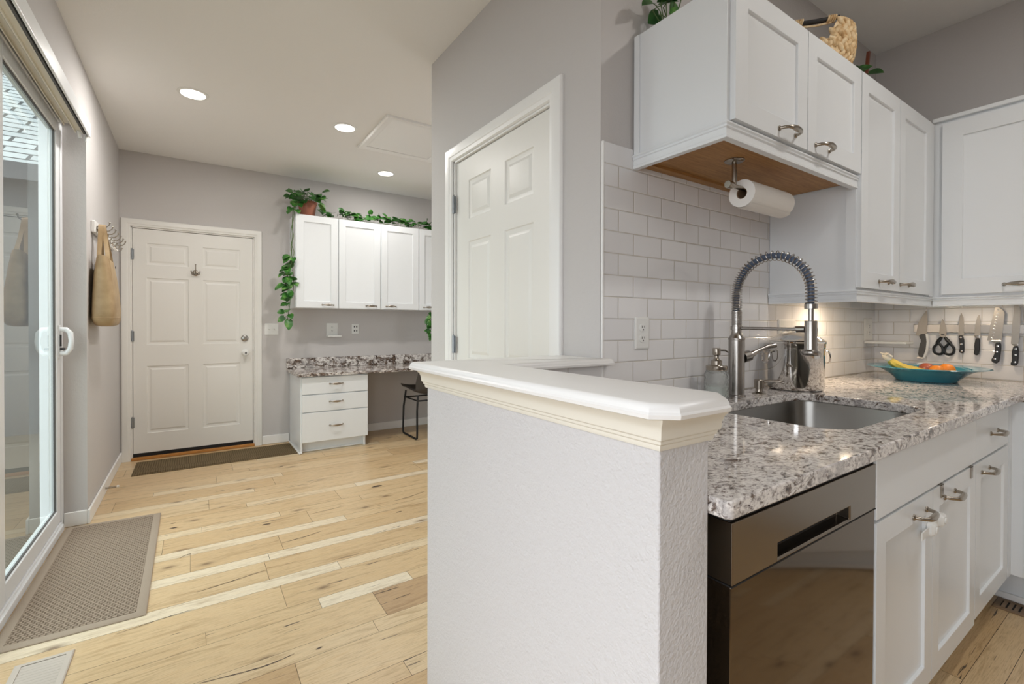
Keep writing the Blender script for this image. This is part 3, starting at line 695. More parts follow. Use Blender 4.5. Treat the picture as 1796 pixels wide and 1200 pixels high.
def register(name, x0, x1, y0, y1, label, mt, n, across):
    t = thing(name, ((x0+x1)/2, (y0+y1)/2, 0), label, 'floor vent')
    bm = B(); w = .02
    i = (x0+w, x1-w, y0+w, y1-w)
    O = [(x0, y0), (x1, y0), (x1, y1), (x0, y1)]
    loft(bm, [[(x, y, z) for x, y in offset_poly(O, o)] for o, z in ((0, .0005), (0, .003), (-.004, .0055), (-w, .006), (-w, .001))], cap=False); obj('frame', bm, mt, t, angle=20)
    bm = B(); box(bm, *i, .0006, .001); obj('duct', bm, 'dark', t)
    for k in range(n):
        bm = B(); q = (k+.5)/n
        if across == 'x':
            yc = i[2]+(i[3]-i[2])*q; h = (i[3]-i[2])/n
            v = [(i[0], yc-h*.34, .0022), (i[1], yc-h*.34, .0022), (i[1], yc+h*.26, .0055), (i[0], yc+h*.26, .0055)]
        else:
            xc = i[0]+(i[1]-i[0])*q; h = (i[1]-i[0])/n
            v = [(xc-h*.3, i[2], .0025), (xc+h*.3, i[2], .0055), (xc+h*.3, i[3], .0055), (xc-h*.3, i[3], .0025)]
        loft(bm, [v, [(a, b, c-.0012) for a, b, c in v]]); obj('louver', bm, mt, t, smooth=False)
    return t
M['regw'] = mat('beige_vent', srgb(196, 186, 175), .45); M['regb'] = mat('brown_vent', srgb(128, 104, 78), .5)
register('floor_vent', -.515, -.36, 1.99, 2.30, 'beige metal floor vent in front of the large mat', 'regw', 16, 'x')
register('floor_vent', 2.80, 2.915, .20, .50, 'brown floor vent at the foot of the right base cabinet', 'regb', 14, 'x')

# ------------------------------------------------------------------ outlets / switches on walls
def outlet(name, fn, w, h, label, cat, kind):
    """fn(u, w, d): local plate coordinates, d away from the wall"""
    o0 = fn(0, 0, 0); t = thing(name, o0, label, cat)
    P = rrect(-w/2, w/2, -h/2, h/2, .006, 3)
    bm = B(); loft(bm, [[fn(u, v, d) for u, v in offset_poly(P, o)] for o, d in ((0, .0005), (0, .003), (-.006, .006))]); pl = obj('cover_plate', bm, 'plastic', t, angle=25)
    if kind == 'duplex':
        for zc in (-.0195, .0195):
            bm = B(); R = [(.0165*math.cos(a)*1.02, max(-.0135, min(.0135, .0165*math.sin(a)))) for a in [2*PI*k/28 for k in range(28)]]
            loft(bm, [[fn(u, zc+v, .0055) for u, v in R], [fn(u, zc+v, .0085) for u, v in R]]); rc = obj('receptacle', bm, 'plastic', t)
            bm = B()
            for u0, u1, v0, v1 in ((-.0075, -.0050, -.001, .0075), (.0048, .0072, 0, .0072), (-.0025, .0025, -.0095, -.0045)):
                loft(bm, [[fn(u, zc+v, d) for u, v in ((u0, v0), (u1, v0), (u1, v1), (u0, v1))] for d in (.008, .0088)])
            obj('slot', bm, 'slot', rc)
    elif kind[0] == 't':
        n = int(kind[1])
        for k in range(n):
            uc = (k-(n-1)/2)*.046
            bm = B(); loft(bm, [[fn(uc+u, v, d) for u, v in ((-.0055, -.012), (.0055, -.012), (.0055, .012), (-.0055, .012))] for d in (.0055, .0065)]); rc = obj('toggle_slot', bm, 'plastic', t)
            bm = B(); loft(bm, [[fn(uc-.004, -.008, .006), fn(uc+.004, -.008, .006), fn(uc+.004, .006, .006), fn(uc-.004, .006, .006)], [fn(uc-.0035, .002, .017), fn(uc+.0035, .002, .017), fn(uc+.0035, .008, .017), fn(uc-.0035, .008, .017)]]); obj('toggle', bm, 'plastic', t)
    elif kind == 'ports':
        for uc in (-.012, .012):
            for zc in (-.022, .022):
                bm = B(); loft(bm, [[fn(uc+u, zc+v, d) for u, v in ((-.006, -.008), (.006, -.008), (.006, .008), (-.006, .008))] for d in (.0055, .0075)]); obj('port', bm, 'slot', t)
    return t
onback = lambda x, z: (lambda u, v, d: (x+u, 5.1995-d, z+v))
ontile = lambda x, z: (lambda u, v, d: (x+u, 1.1345-d, z+v))
outlet('light_switch', onback(.64, 1.137), .122, .115, 'white double toggle switch plate beside the entry door', 'light switch', 't2')
outlet('cable_outlet', onback(1.46, 1.139), .078, .108, 'small white four-port outlet above the desk, right of the shelf outlet', 'outlet', 'ports')
def shelf_outlet(fn, w, h, sw, sd, label, off=0):
    t = outlet('outlet_shelf', fn, w, h, label, 'outlet', 'duplex')
    bm = B(); zb = -h/2
    loft(bm, [[fn(u+off, zb+v, d) for u, v in ((-sw/2, -.014), (sw/2, -.014), (sw/2, 0), (-sw/2, 0))] for d in (.003, sd)]); obj('shelf', bm, 'plastic', t, bevel=.003)
    return t
shelf_outlet(onback(1.216, 1.135), .115, .13, .14, .085, 'white outlet with a small shelf above the desk', .008)
outlet('wall_outlet', ontile(1.33, 1.160), .076, .116, 'white duplex outlet on the tile near the half wall cap', 'outlet', 'duplex')
outlet('light_switch', ontile(2.37, 1.160), .165, .116, 'white triple toggle switch plate on the tile behind the steel pot', 'light switch', 't3')
shelf_outlet(ontile(3.345, 1.165), .112, .135, .12, .20, 'white outlet with a long shelf in the tiled corner', 0)

# ------------------------------------------------------------------ desk area
dc = thing('drawer_cabinet', (1.11, 4.9, 0), 'white three-drawer desk cabinet on the far wall', 'cabinet')
bm = B(); box(bm, .802, 1.418, 4.625, 5.186, .095, .706); box(bm, .802, 1.40, 4.69, 5.186, .0005, .095); box(bm, .802, .82, 4.625, 4.69, .0005, .095); box(bm, 1.38, 1.40, 4.64, 4.69, .0005, .095); obj('body', bm, 'cab', dc, bevel=.002)
bm = B(); box(bm, .788, .802, 4.60, 5.186, .0005, .016); box(bm, .788, 1.414, 4.674, 4.69, .0005, .016); box(bm, .788, .82, 4.611, 4.6248, .0005, .016); obj('shoe_moulding', bm, 'white', dc, bevel=.006)
for z0, z1, zh in ((.541, .697, .63), (.378, .533, .464), (.100, .370, .24)):
    bm = B(); box(bm, .815, 1.414, 4.606, 4.6248, z0, z1); d = obj('drawer', bm, 'cab', dc, bevel=.003)
    pull((1.115, 4.606, zh), (0, -1, 0), (1, 0, 0), d, .115)
dt = thing('desk_countertop', (1.7, 4.88, .71), 'speckled granite desk top with backsplash on the far wall', 'countertop')
bm = B(); box(bm, .772, 2.94, 4.575, 5.1995, .708, .738); obj('slab', bm, 'granite2', dt, bevel=.004)
bm = B(); box(bm, .772, 2.94, 5.179, 5.1995, .7385, .842); obj('backsplash', bm, 'granite2', dt, bevel=.003)
def desk_upper(x0, x1, doors, label):
    t = thing('wall_cabinet', ((x0+x1)/2, 5.03, 1.343), label, 'cabinet', 'cabinets above the desk')
    bm = B(); box(bm, x0, x1, 4.89, 5.1995, 1.345, 2.245); obj('body', bm, 'cab', t, bevel=.002)
    for a, b_ in doors:
        bm = shaker(b_-a, .894, .064, .0195, facing_y(a, 4.868, 1.348)); d = obj('door', bm, 'cab', t, angle=25)
        hx = b_-.095 if (a < 1.63) else a+.105
        pull((hx, 4.868, 1.378), (0, -1, 0), (1, 0, 0), d, .105)
    return t
desk_upper(.803, 1.628, [(.813, 1.196), (1.206, 1.625)], 'white two-door wall cabinet above the desk, nearest the entry door')
desk_upper(1.6285, 2.46, [(1.637, 2.054), (2.062, 2.452)], 'white wall cabinet above the desk, nearest the pantry corner')

# ---- plants
def leaf(bm, base, tip, up, w, n=6, fold=.25, droop=.2):
    b = Vector(base); d = Vector(tip)-b; ln = d.length; d.normalize(); u = Vector(up); u = (u-d*u.dot(d))
    if u.length < 1e-4: u = frame_of(d)[0]
    u.normalize(); s = d.cross(u)
    rows = []
    for k in range(n+1):
        t = k/n; hw = w*.5*(math.sin(PI*min(1, (t*.93+.07))**.75)**.85) if k < n else 0
        c = b+d*ln*t-u*droop*ln*t*t*.6
        back = .12*ln*(1-t)**4
        rows.append((bm.verts.new(c), bm.verts.new(c+s*hw+u*hw*fold-d*back), bm.verts.new(c-s*hw+u*hw*fold-d*back)) if hw > 1e-5 else (bm.verts.new(c),))
    for a, c in zip(rows, rows[1:]):
        if len(c) == 3:
            bm.faces.new((a[0], a[1], c[1], c[0])); bm.faces.new((a[0], c[0], c[2], a[2]))
        else:
            bm.faces.new((a[0], a[1], c[0])); bm.faces.new((a[0], c[0], a[2]))
def plant_leaf(bf, bs, node, direction, size, rnd):
    n = Vector(node); d = Vector(direction).normalized()
    pet = n+d*size*.45+Vector((0, 0, size*.12)); tube(bs, [n, (n+pet)/2+Vector((0, 0, size*.06)), pet], .0016, 5)
    tip = pet+d*size*.8+Vector((rnd.uniform(-.2, .2), rnd.uniform(-.2, .2), rnd.uniform(-.75, .1)))*size*.7
    up = Vector((rnd.uniform(-.4, .4), rnd.uniform(-.9, -.2), rnd.uniform(.3, 1)))
    leaf(bf, pet, tip, up, size*rnd.uniform(.72, .9))
rnd = random.Random(3)
pp = thing('potted_pothos', (.93, 5.03, 2.245), 'green pothos in a brown pot trailing down beside the desk cabinets', 'plant')
bm = B(); lathe(bm, [(0, 0), (.062, 0), (.066, .004), (.084, .125), (.09, .128), (.09, .15), (.082, .15), (.078, .125), (0, .122)], (.935, 5.0, 2.2455), 32); obj('pot', bm, 'terra', pp)
bf, bs = B(), B()
for k in range(40):
    a = rnd.uniform(0, 2*PI); r = rnd.uniform(.02, .13)
    p = (.935+r*math.cos(a)*1.15, 4.98+r*math.sin(a), 2.40+rnd.uniform(-.01, .10)*(1-r*4))
    tube(bs, [(.935+.03*math.cos(a), 5.0+.03*math.sin(a), 2.365), p], .002, 5)
    plant_leaf(bf, bs, p, (math.cos(a), math.sin(a)-.5, rnd.uniform(-.2, .5)), rnd.uniform(.07, .105), rnd)
strands = [[(.90, 4.95, 2.40), (.83, 4.90, 2.36), (.785, 4.87, 2.26), (.775, 4.86, 2.1), (.785, 4.86, 2.02), (.765, 4.87, 1.92), (.775, 4.87, 1.80), (.76, 4.88, 1.70), (.755, 4.88, 1.55), (.76, 4.88, 1.42), (.745, 4.88, 1.30), (.735, 4.88, 1.22)],
           [(.90, 4.96, 2.40), (.82, 4.92, 2.33), (.79, 4.88, 2.2), (.765, 4.87, 2.06), (.77, 4.87, 1.95), (.79, 4.87, 1.86), (.745, 4.88, 1.75), (.735, 4.89, 1.62), (.70, 4.9, 1.50)],
           [(.90, 4.97, 2.39), (.81, 4.93, 2.34), (.785, 4.9, 2.22), (.785, 4.9, 2.05), (.775, 4.89, 1.88), (.785, 4.89, 1.7), (.79, 4.89, 1.6), (.785, 4.89, 1.48)]]
for st in strands:
    P = spline(st); tube(bs, P, .003, 6)
    for p in P:
        if p.z < 1.86 and rnd.random() < .5:
            plant_leaf(bf, bs, p, (rnd.uniform(-1.3, .35), rnd.uniform(-.8, .1), rnd.uniform(-.7, .2)), rnd.uniform(.065, .092), rnd)
    for p in P[1:12:3]:
        if p.z > 2.25: plant_leaf(bf, bs, p, (rnd.uniform(-1, .2), -.6, -.2), .07, rnd)
for v in bf.verts:
    if v.co.x > .797 and v.co.z < 2.3 and v.co.y > 4.85:
        if v.co.z > 2.235: v.co.z = max(v.co.z, 2.2475)
        else: v.co.x = .797
obj('vine', bs, 'vine', pp); obj('foliage', bf, 'leaf', pp, recalc=False)
gp = thing('ivy_garland', (1.7, 4.95, 2.245), 'leafy green vine lying along the top of the desk cabinets', 'plant')
bf, bs = B(), B(); P = spline([(1.06, 4.96, 2.252), (1.25, 4.93, 2.255), (1.4, 4.95, 2.265), (1.6, 4.93, 2.26), (1.8, 4.95, 2.265), (2.0, 4.93, 2.255), (2.2, 4.94, 2.255), (2.42, 4.95, 2.253)], 8); tube(bs, P, .003, 6)
for p in P:
    for q in range(2):
        tall = .9 if rnd.random() < .35 else .25
        plant_leaf(bf, bs, p+Vector((0, 0, rnd.uniform(0, .045))), (rnd.uniform(-1, 1), rnd.uniform(-.9, .1), rnd.uniform(.0, tall)), rnd.uniform(.055, .09), rnd)
for v in bf.verts: v.co.z = max(v.co.z, 2.2495)
obj('vine', bs, 'vine', gp); obj('foliage', bf, 'leaf', gp, recalc=False)
hp = thing('trailing_plant', (2.5, 4.9, 2.2455), 'green leafy vine hanging past the end of the desk cabinets', 'plant')
bf, bs = B(), B(); P = spline([(2.43, 5.0, 2.251), (2.485, 4.93, 2.25), (2.49, 4.90, 2.1), (2.48, 4.88, 1.7), (2.40, 4.87, 1.40), (2.22, 4.86, 1.28), (2.20, 4.86, 1.18), (2.22, 4.86, 1.04)], 6); tube(bs, P, .0025, 6)
for p in P:
    if p.z < 1.32:
        for q in range(2): plant_leaf(bf, bs, p, (rnd.uniform(-1, .6), rnd.uniform(-.8, .1), rnd.uniform(-.7, .2)), rnd.uniform(.05, .07), rnd)
obj('vine', bs, 'vine', hp); obj('foliage', bf, 'leaf', hp, recalc=False)

# ---- desk chair
dcx = thing('desk_chair', (2.1, 4.7, 0), 'dark moulded chair with black sled legs under the desk', 'chair')
M['shell'] = mat('charcoal_shell', srgb(66, 62, 60), .5)
bm = B(); ny = 12; nx = 8; g = {}
for i in range(ny+1):
    t = i/ny
    if t < .55: q = t/.55; yy = 4.93-.40*q; zz = .52-.045*math.sin(q*PI*.7)-.01*q; hw = .215
    else: q = (t-.55)/.45; yy = 4.53-.10*q**.8; zz = .468+.31*q**1.3; hw = .215-.02*q
    for j in range(nx+1):
        s = -1+2*j/nx; up = .05*abs(s)**3*(1 if .1 < t < .8 else .5)
        for k, th in ((0, 0), (1, .012)):
            g[i, j, k] = bm.verts.new((2.09+s*hw, yy+(.04*abs(s)**3 if t > .6 else 0)-(th if t > .62 else 0), zz+up-(th if t <= .62 else .004)))
for i in range(ny):
    for j in range(nx):
        bm.faces.new([g[i, j, 0], g[i, j+1, 0], g[i+1, j+1, 0], g[i+1, j, 0]]); bm.faces.new([g[i, j, 1], g[i+1, j, 1], g[i+1, j+1, 1], g[i, j+1, 1]])
for i in range(ny):
    for j in (0, nx): bm.faces.new([g[i, j, 0], g[i+1, j, 0], g[i+1, j, 1], g[i, j, 1]])
for j in range(nx):
    for i in (0, ny): bm.faces.new([g[i, j, 0], g[i, j+1, 0], g[i, j+1, 1], g[i, j, 1]])
obj('seat_shell', bm, 'shell', dcx, angle=60)
for s in (-1, 1):
    bm = B(); x = 2.09+s*.20; xb = 2.09+s*.185
    P = [(xb, 4.86, .475), (x, 4.885, .30), (x, 4.905, .06), (x, 4.90, .018), (x, 4.88, .0105), (x, 4.54, .0105), (x, 4.515, .018), (x, 4.512, .06), (x, 4.515, .30), (xb, 4.53, .462)]
    tube(bm, P, .010, 10); obj('sled_leg', bm, 'black', dcx)
bm = B(); tube(bm, [(1.905, 4.87, .40), (1.905, 4.53, .40)], .008, 8); tube(bm, [(2.275, 4.87, .40), (2.275, 4.53, .40)], .008, 8); tube(bm, [(1.905, 4.87, .40), (2.275, 4.87, .40)], .008, 8); tube(bm, [(1.905, 4.53, .40), (2.275, 4.53, .40)], .008, 8); obj('stretcher', bm, 'black', dcx)

# ------------------------------------------------------------------ kitchen base run
ZC = .9085
SK = rrect(1.415, 2.10, .528, .955, [.07, .07, .10, .115], 8)
def poly_with_hole(outer, hole, z0, z1):
    bm = B()
    def loop(P, z):
        vs = [bm.verts.new((x, y, z)) for x, y in P]; es = [bm.edges.new((vs[i], vs[(i+1) % len(vs)])) for i in range(len(vs))]; return vs, es
    for z in (z0, z1):
        vo, eo = loop(outer, z); vh, eh = loop(hole, z)
        bmesh.ops.triangle_fill(bm, use_beauty=True, use_dissolve=False, edges=eo+eh)
        if z == z0: so, sh = vo, vh
        else:
            for a, b_ in ((so, vo), (sh, vh)):
                n = len(a)
                for i in range(n): bm.faces.new((a[i], a[(i+1) % n], b_[(i+1) % n], b_[i]))
    return bm
ct = thing('kitchen_countertop', (2, .78, .88), 'speckled brown and white granite kitchen countertop around the sink', 'countertop')
outer = [(.703, .428), (.711, .420), (2.806, .420), (2.806, -2.0), (3.449, -2.0), (3.449, 1.134), (.703, 1.134)]
bm = poly_with_hole(outer, SK, .8775, ZC); obj('slab', bm, 'granite', ct, bevel=.004, seg=3)
sk = thing('kitchen_sink', (1.75, .74, .66), 'undermount stainless steel sink in the granite countertop', 'sink')
bm = B(); S2 = offset_poly(SK, .004)
loops = [[(x, y, z) for x, y in offset_poly(SK, o)] for o, z in ((.025, .877), (.006, .877), (.004, .872), (.0, .70), (-.02, .672), (-.06, .664))]
vs = [[bm.verts.new(p) for p in lp] for lp in loops]
for a, b_ in zip(vs, vs[1:]):
    for j in range(len(a)): bm.faces.new((a[j], a[(j+1) % len(a)], b_[(j+1) % len(a)], b_[j]))
bm.faces.new(vs[-1]); o = obj('basin', bm, 'sinksteel', sk, angle=50, recalc=False)
bm = B(); lathe(bm, [(.045, 0), (.042, .004), (.03, .002), (0, .001)], (1.75, .80, .6645), 24); obj('drain', bm, 'slot', sk)

# dishwasher
dw = thing('dishwasher', (1.065, .75, 0), 'dark stainless dishwasher under the granite counter', 'dishwasher')
bm = B(); box(bm, .765, 1.366, .50, 1.08, .10, .868); box(bm, .765, 1.366, .54, 1.08, .0005, .10); obj('tub', bm, 'dark', dw)
bm = B(); P = rrect(.449, .497, .115, .742, [.002, .002, .006, .002], 3)
prism(bm, [(a, b_) for a, b_ in P], lambda u, v, t: (t, u, v), .755, 1.374); dp = obj('door_panel', bm, 'blackss', dw, bevel=.002)
# control panel with a pocket handle cut into its lower half
bm = panel_slab(B(), .619, .108, .05, [(.152, .475, .004, .036)], [(0, 0), (.002, .003), (.003, .028)], lambda u, w, d: (.755+u, .447+d, .745+w)); cpn = obj('control_panel', bm, 'blackss2', dw, angle=25, bevel=.0015)
bm = B(); box(bm, .91, 1.227, .4745, .476, .751, .779); obj('pocket_back', bm, 'black', cpn)
bm = B(); box(bm, .754, 1.375, .4465, .4995, .7425, .7445); obj('seam', bm, 'dark', dw)
bm = B(); box(bm, .755, 1.374, .452, .50, .8535, .8595); obj('vent_gap', bm, 'black', dw)
bm = B(); box(bm, .765, 1.366, .51, .54, .0005, .10); obj('toe_kick', bm, 'black', dw)

# sink base and drawer base
def base_cab(x0, x1, label, build):
    t = thing('base_cabinet', ((x0+x1)/2, .78, 0), label, 'cabinet')
    bm = B(); box(bm, x0, x1, .466, .485, .13, .868); box(bm, x0, x0+.018, .485, 1.13, .13, .876); box(bm, x1-.018, x1, .485, 1.13, .13, .876); box(bm, x0, x1, .485, 1.13, .13, .15); box(bm, x0, x1, 1.12, 1.134, .15, .64)
    box(bm, x0, x1, .535, .55, .0005, .13); obj('body', bm, 'cab', t)
    build(t); return t
def sinkbase(t):
    bm = B(); box(bm, 1.379, 2.264, .446, .4655, .712, .862); obj('false_front', bm, 'cab', t, bevel=.002)
    for a, b_, hx in ((1.380, 1.801, 1.69), (1.805, 2.263, 1.962)):
        bm = shaker(b_-a, .562, .060, .0195, facing_y(a, .446, .142)); d = obj('door', bm, 'cab', t, angle=25)
        pull((hx, .446, .662), (0, -1, 0), (1, 0, 0), d, .105)
sinkb = base_cab(1.378, 2.2655, 'white two-door cabinet under the sink with a false front', sinkbase)
def drawbase(t):
    bm = B(); box(bm, 2.268, 2.744, .446, .4655, .712, .862); d = obj('drawer', bm, 'cab', t, bevel=.002); pull((2.514, .446, .787), (0, -1, 0), (1, 0, 0), d, .105)
    bm = shaker(.476, .545, .062, .0195, facing_y(2.268, .446, .158)); d = obj('door', bm, 'cab', t, angle=25); pull((2.39, .446, .664), (0, -1, 0), (1, 0, 0), d, .105)
base_cab(2.266, 2.78, 'white drawer-over-door cabinet in the kitchen corner', drawbase)
rb = thing('base_cabinet', (3.1, -.6, 0), 'white base cabinet along the right wall under the counter', 'cabinet')
bm = B(); box(bm, 2.825, 3.445, -2.0, .4645, .15, .876); box(bm, 2.93, 3.445, -2.0, .53, .0005, .15); obj('body', bm, 'cab', rb)
bm = B(); box(bm, 2.7815, 2.825, .448, .4645, .15, .868); obj('corner_filler', bm, 'cab', rb)
bm = B(); box(bm, 2.917, 2.93, -2.0, .53, .0005, .03); obj('shoe_moulding', bm, 'white', rb, bevel=.006)
bm = shaker(.56, .70, .062, .0195, facing_x(2.805, .40, .16)); d = obj('door', bm, 'cab', rb, angle=25)

# child lock across the two sink doors, over-door hooks
cl = thing('cabinet_lock', (1.80, .435, .625), 'white plastic child lock strapped across the sink cabinet doors', 'lock')
for x, zc in ((1.765, .602), (1.847, .610)):
    bm = B(); P = rrect(x-.019, x+.019, zc-.019, zc+.019, .011, 4); loft(bm, [[(u, y, v) for u, v in offset_poly(P, o)] for o, y in ((0, .4455), (0, .434), (-.006, .428))]); p = obj('pad', bm, 'plastic', cl)
    bm = B(); lathe(bm, [(.009, 0), (.009, -.003), (.005, -.004), (0, -.0035)], (x, .428, zc), 16, 'y'); obj('button', bm, 'plastic', p)
bm = B(); loft(bm, [[(x, y, z) for x, z in ((1.69, .584), (1.85, .598), (1.85, .620), (1.69, .606))] for y in (.4395, .4435)]); obj('strap', bm, 'plastic', cl, bevel=.001)
oh = thing('over_door_bar', (2.0, .445, .70), 'dark metal over-door hooks on the right sink cabinet door', 'towel bar')
for x in (1.882, 2.205):
    bm = B(); box(bm, x-.011, x+.011, .4430, .4456, .668, .7075); box(bm, x-.011, x+.011, .4430, .4665, .7055, .7085); obj('bracket', bm, 'nickel', oh)

# ------------------------------------------------------------------ kitchen uppers
YF = .79; YD = .772; ZT = 2.205
def light_rail(path, z0, z1, t, name='light_rail'):
    """stepped moulding swept along an open path of xy points, growing outward to the right of travel"""
    prof = [(0, z1), (.012, z1), (.0135, z1-.003), (.0135, z1-.006), (.009, z1-.009), (.009, z1-.012), (.0115, z1-.0135), (.0115, z1-.016), (.007, z1-.018), (.007, z0+.011), (.0095, z0+.0085), (.0095, z0+.001), (.0085, z0), (-.012, z0), (-.012, z1)]
    bm = B(); n = len(path); loops = []
    P = [Vector(p) for p in path]
    for i in range(n):
        d0 = (P[i]-P[i-1]).normalized() if i else None; d1_ = (P[i+1]-P[i]).normalized() if i < n-1 else None
        n0 = Vector((d0.y, -d0.x)) if d0 else None; n1 = Vector((d1_.y, -d1_.x)) if d1_ else None
        if n0 is None: b_ = n1
        elif n1 is None: b_ = n0
        else: b_ = (n0+n1)/(1+n0.dot(n1))
        loops.append([(P[i].x+b_.x*o, P[i].y+b_.y*o, z) for o, z in prof])
    loft(bm, loops); return obj(name, bm, 'cab', t, angle=18)
u1 = thing('wall_cabinet', (1.75, .96, 1.735), 'short white two-door wall cabinet over the sink with wooden underside', 'cabinet', 'kitchen wall cabinets')
bm = B(); box(bm, 1.292, 2.199, YF, 1.134, 1.772, ZT); obj('body', bm, 'cab', u1, bevel=.0015)
bm = B(); box(bm, 1.284, 1.2915, 1.112, 1.134, 1.772, ZT-.004); obj('scribe_strip', bm, 'cab', u1, bevel=.002)
bm = B(); box(bm, 1.305, 2.19, .805, 1.10, 1.762, 1.7718); box(bm, 1.305, 2.19, 1.10, 1.134, 1.752, 1.7718); obj('underside', bm, 'oak', u1)
light_rail([(1.290, 1.133), (1.290, .792), (2.199, .792)], 1.737, 1.785, u1)
for a, b_, hx in ((1.308, 1.748, 1.61), (1.754, 2.197, 1.86)):
    bm = shaker(b_-a, ZT-.003-1.793, .065, .0195-.002, facing_y(a, YD, 1.793)); d = obj('door', bm, 'cab', u1, angle=25); pull((hx, YD, 1.822), (0, -1, 0), (1, 0, 0), d, .105)
u2 = thing('wall_cabinet', (2.65, .96, 1.286), 'tall white two-door wall cabinet beside the spring faucet', 'cabinet', 'kitchen wall cabinets')
bm = B(); box(bm, 2.208, 3.09, YF, 1.134, 1.325, ZT); obj('body', bm, 'cab', u2, bevel=.0015)
bm = B(); box(bm, 2.2005, 2.2075, YF, .825, 1.33, 1.77); obj('side_stile', bm, 'cab', u2)
light_rail([(2.208, 1.133), (2.208, .792), (3.12, .792)], 1.286, 1.333, u2)
for a, b_, hx in ((2.205, 2.620, 2.415), (2.626, 3.045, 2.66)):
    bm = shaker(b_-a, ZT-.003-1.342, .065, .0175, facing_y(a, YD, 1.342)); d = obj('door', bm, 'cab', u2, angle=25)
    pull((a+.235 if a < 2.5 else a+.06, YD, 1.374), (0, -1, 0), (1, 0, 0), d, .105)
bm = B(); box(bm, 3.048, 3.105, YD+.004, YF-.0005, 1.335, ZT); obj('filler', bm, 'cab', u2)
u3 = thing('wall_cabinet', (3.28, .2, 1.286), 'white wall cabinet on the right wall above the knives', 'cabinet', 'kitchen wall cabinets')
bm = B(); box(bm, 3.125, 3.449, -.60, .785, 1.325, 2.215); obj('body', bm, 'cab', u3)
light_rail([(3.125, .78), (3.125, -.60)], 1.286, 1.333, u3)
bm = B(); box(bm, 3.108, 3.449, -.60, .785, 2.2155, 2.236); obj('top_trim', bm, 'cab', u3, bevel=.004)
for a in (.745, .20):
    bm = shaker(.54, 2.197-1.345, .075, .0175, facing_x(3.107, a, 1.345)); d = obj('door', bm, 'cab', u3, angle=25)
    pull((3.107, .47 if a > .5 else -.05, 1.382), (-1, 0, 0), (0, 1, 0), d, .105)
# puck light under the tall cabinet
pk = thing('puck_light', (2.62, .95, 1.324), 'small puck light under the tall wall cabinet', 'light')
bm = B(); lathe(bm, [(.035, 0), (.035, -.01), (.028, -.012), (.028, 0)], (2.62, .97, 1.3245), 24); obj('housing', bm, 'plastic', pk)
bm = B(); lathe(bm, [(.027, -.004), (.027, -.011), (0, -.011)], (2.62, .97, 1.3245), 24); obj('lens', bm, 'emit', pk)
a = area('lamp', (2.62, .97, 1.308), (0, 0, -1), .05, .05, 1.8, (1, .78, .54), 'DISK'); a.parent = pk; a.matrix_parent_inverse = Matrix.Translation((-2.62, -.95, -1.324))
pk2 = thing('puck_light', (3.25, .75, 1.324), 'small puck light under the right wall cabinet', 'light')
bm = B(); lathe(bm, [(.035, 0), (.035, -.01), (.028, -.012), (.028, 0)], (3.25, .66, 1.3245), 24); obj('housing', bm, 'plastic', pk2)
bm = B(); lathe(bm, [(.027, -.004), (.027, -.011), (0, -.011)], (3.25, .66, 1.3245), 24); obj('lens', bm, 'emit', pk2)
a = area('lamp', (3.25, .66, 1.308), (0, 0, -1), .05, .05, .55, (1, .80, .58), 'DISK'); a.parent = pk2; a.matrix_parent_inverse = Matrix.Translation((-3.25, -.75, -1.324))

# paper towel holder and roll
ph = thing('paper_towel_holder', (1.554, .92, 1.76), 'brushed nickel paper towel holder under the short wall cabinet', 'holder')
bm = B(); lathe(bm, [(.033, 0), (.033, -.003), (.028, -.007), (0, -.007)], (1.554, .92, 1.7615), 28); obj('flange', bm, 'nickel', ph)
bm = B(); tube(bm, [(1.554, .92, 1.756), (1.554, .92, 1.672)], .0085, 12); obj('post', bm, 'nickel', ph)
bm = B(); tube(bm, [(1.512, .92, 1.672), (1.516, .92, 1.672), (1.536, .92, 1.672), (1.537, .92, 1.672), (1.88, .92, 1.672)], [.012, .0135, .0135, .008, .008], 14); obj('arm', bm, 'nickel', ph)
pr = thing('paper_towel_roll', (1.74, .92, 1.64), 'white paper towel roll on the nickel holder', 'paper towels')
RC_ = (1.60, .92, 1.6545)
bm = B(); n = 40
lo = [(r, h) for r, h in ((.0195, 0), (.047, 0), (.048, .001), (.048, .279), (.047, .28), (.0195, .28), (.0195, 0))]
rings = []
for r, h in lo[:-1]: rings.append([bm.verts.new((RC_[0]+h, RC_[1]+r*math.cos(2*PI*j/n), RC_[2]+r*math.sin(2*PI*j/n))) for j in range(n)])
for i in range(len(rings)):
    a, b_ = rings[i], rings[(i+1) % len(rings)]
    for j in range(n): bm.faces.new((a[j], a[(j+1) % n], b_[(j+1) % n], b_[j]))
obj('paper', bm, 'towel', pr)
A_ = [math.radians(190+8*k) for k in range(16)]
P = [((.0486+.0035*k/15)*math.cos(a), (.0486+.0035*k/15)*math.sin(a)) for k, a in enumerate(A_)]+[((.0482+.0035*k/15)*math.cos(a), (.0482+.0035*k/15)*math.sin(a)) for k, a in list(enumerate(A_))[::-1]]
prism(bm := B(), P, lambda u, v, t: (t, RC_[1]-u, RC_[2]+v), 1.6005, 1.8795); obj('loose_sheet', bm, 'towel', pr, smooth=False)
bm = B(); rings = []
for r, h in ((.0165, 0.002), (.0193, .002), (.0193, .278), (.0165, .278)): rings.append([bm.verts.new((RC_[0]+h, RC_[1]+r*math.cos(2*PI*j/24), RC_[2]+r*math.sin(2*PI*j/24))) for j in range(24)])
for i in range(4):
    a, b_ = rings[i], rings[(i+1) % 4]
    for j in range(24): bm.faces.new((a[j], a[(j+1) % 24], b_[(j+1) % 24], b_[j]))
obj('core', bm, 'cork', pr)

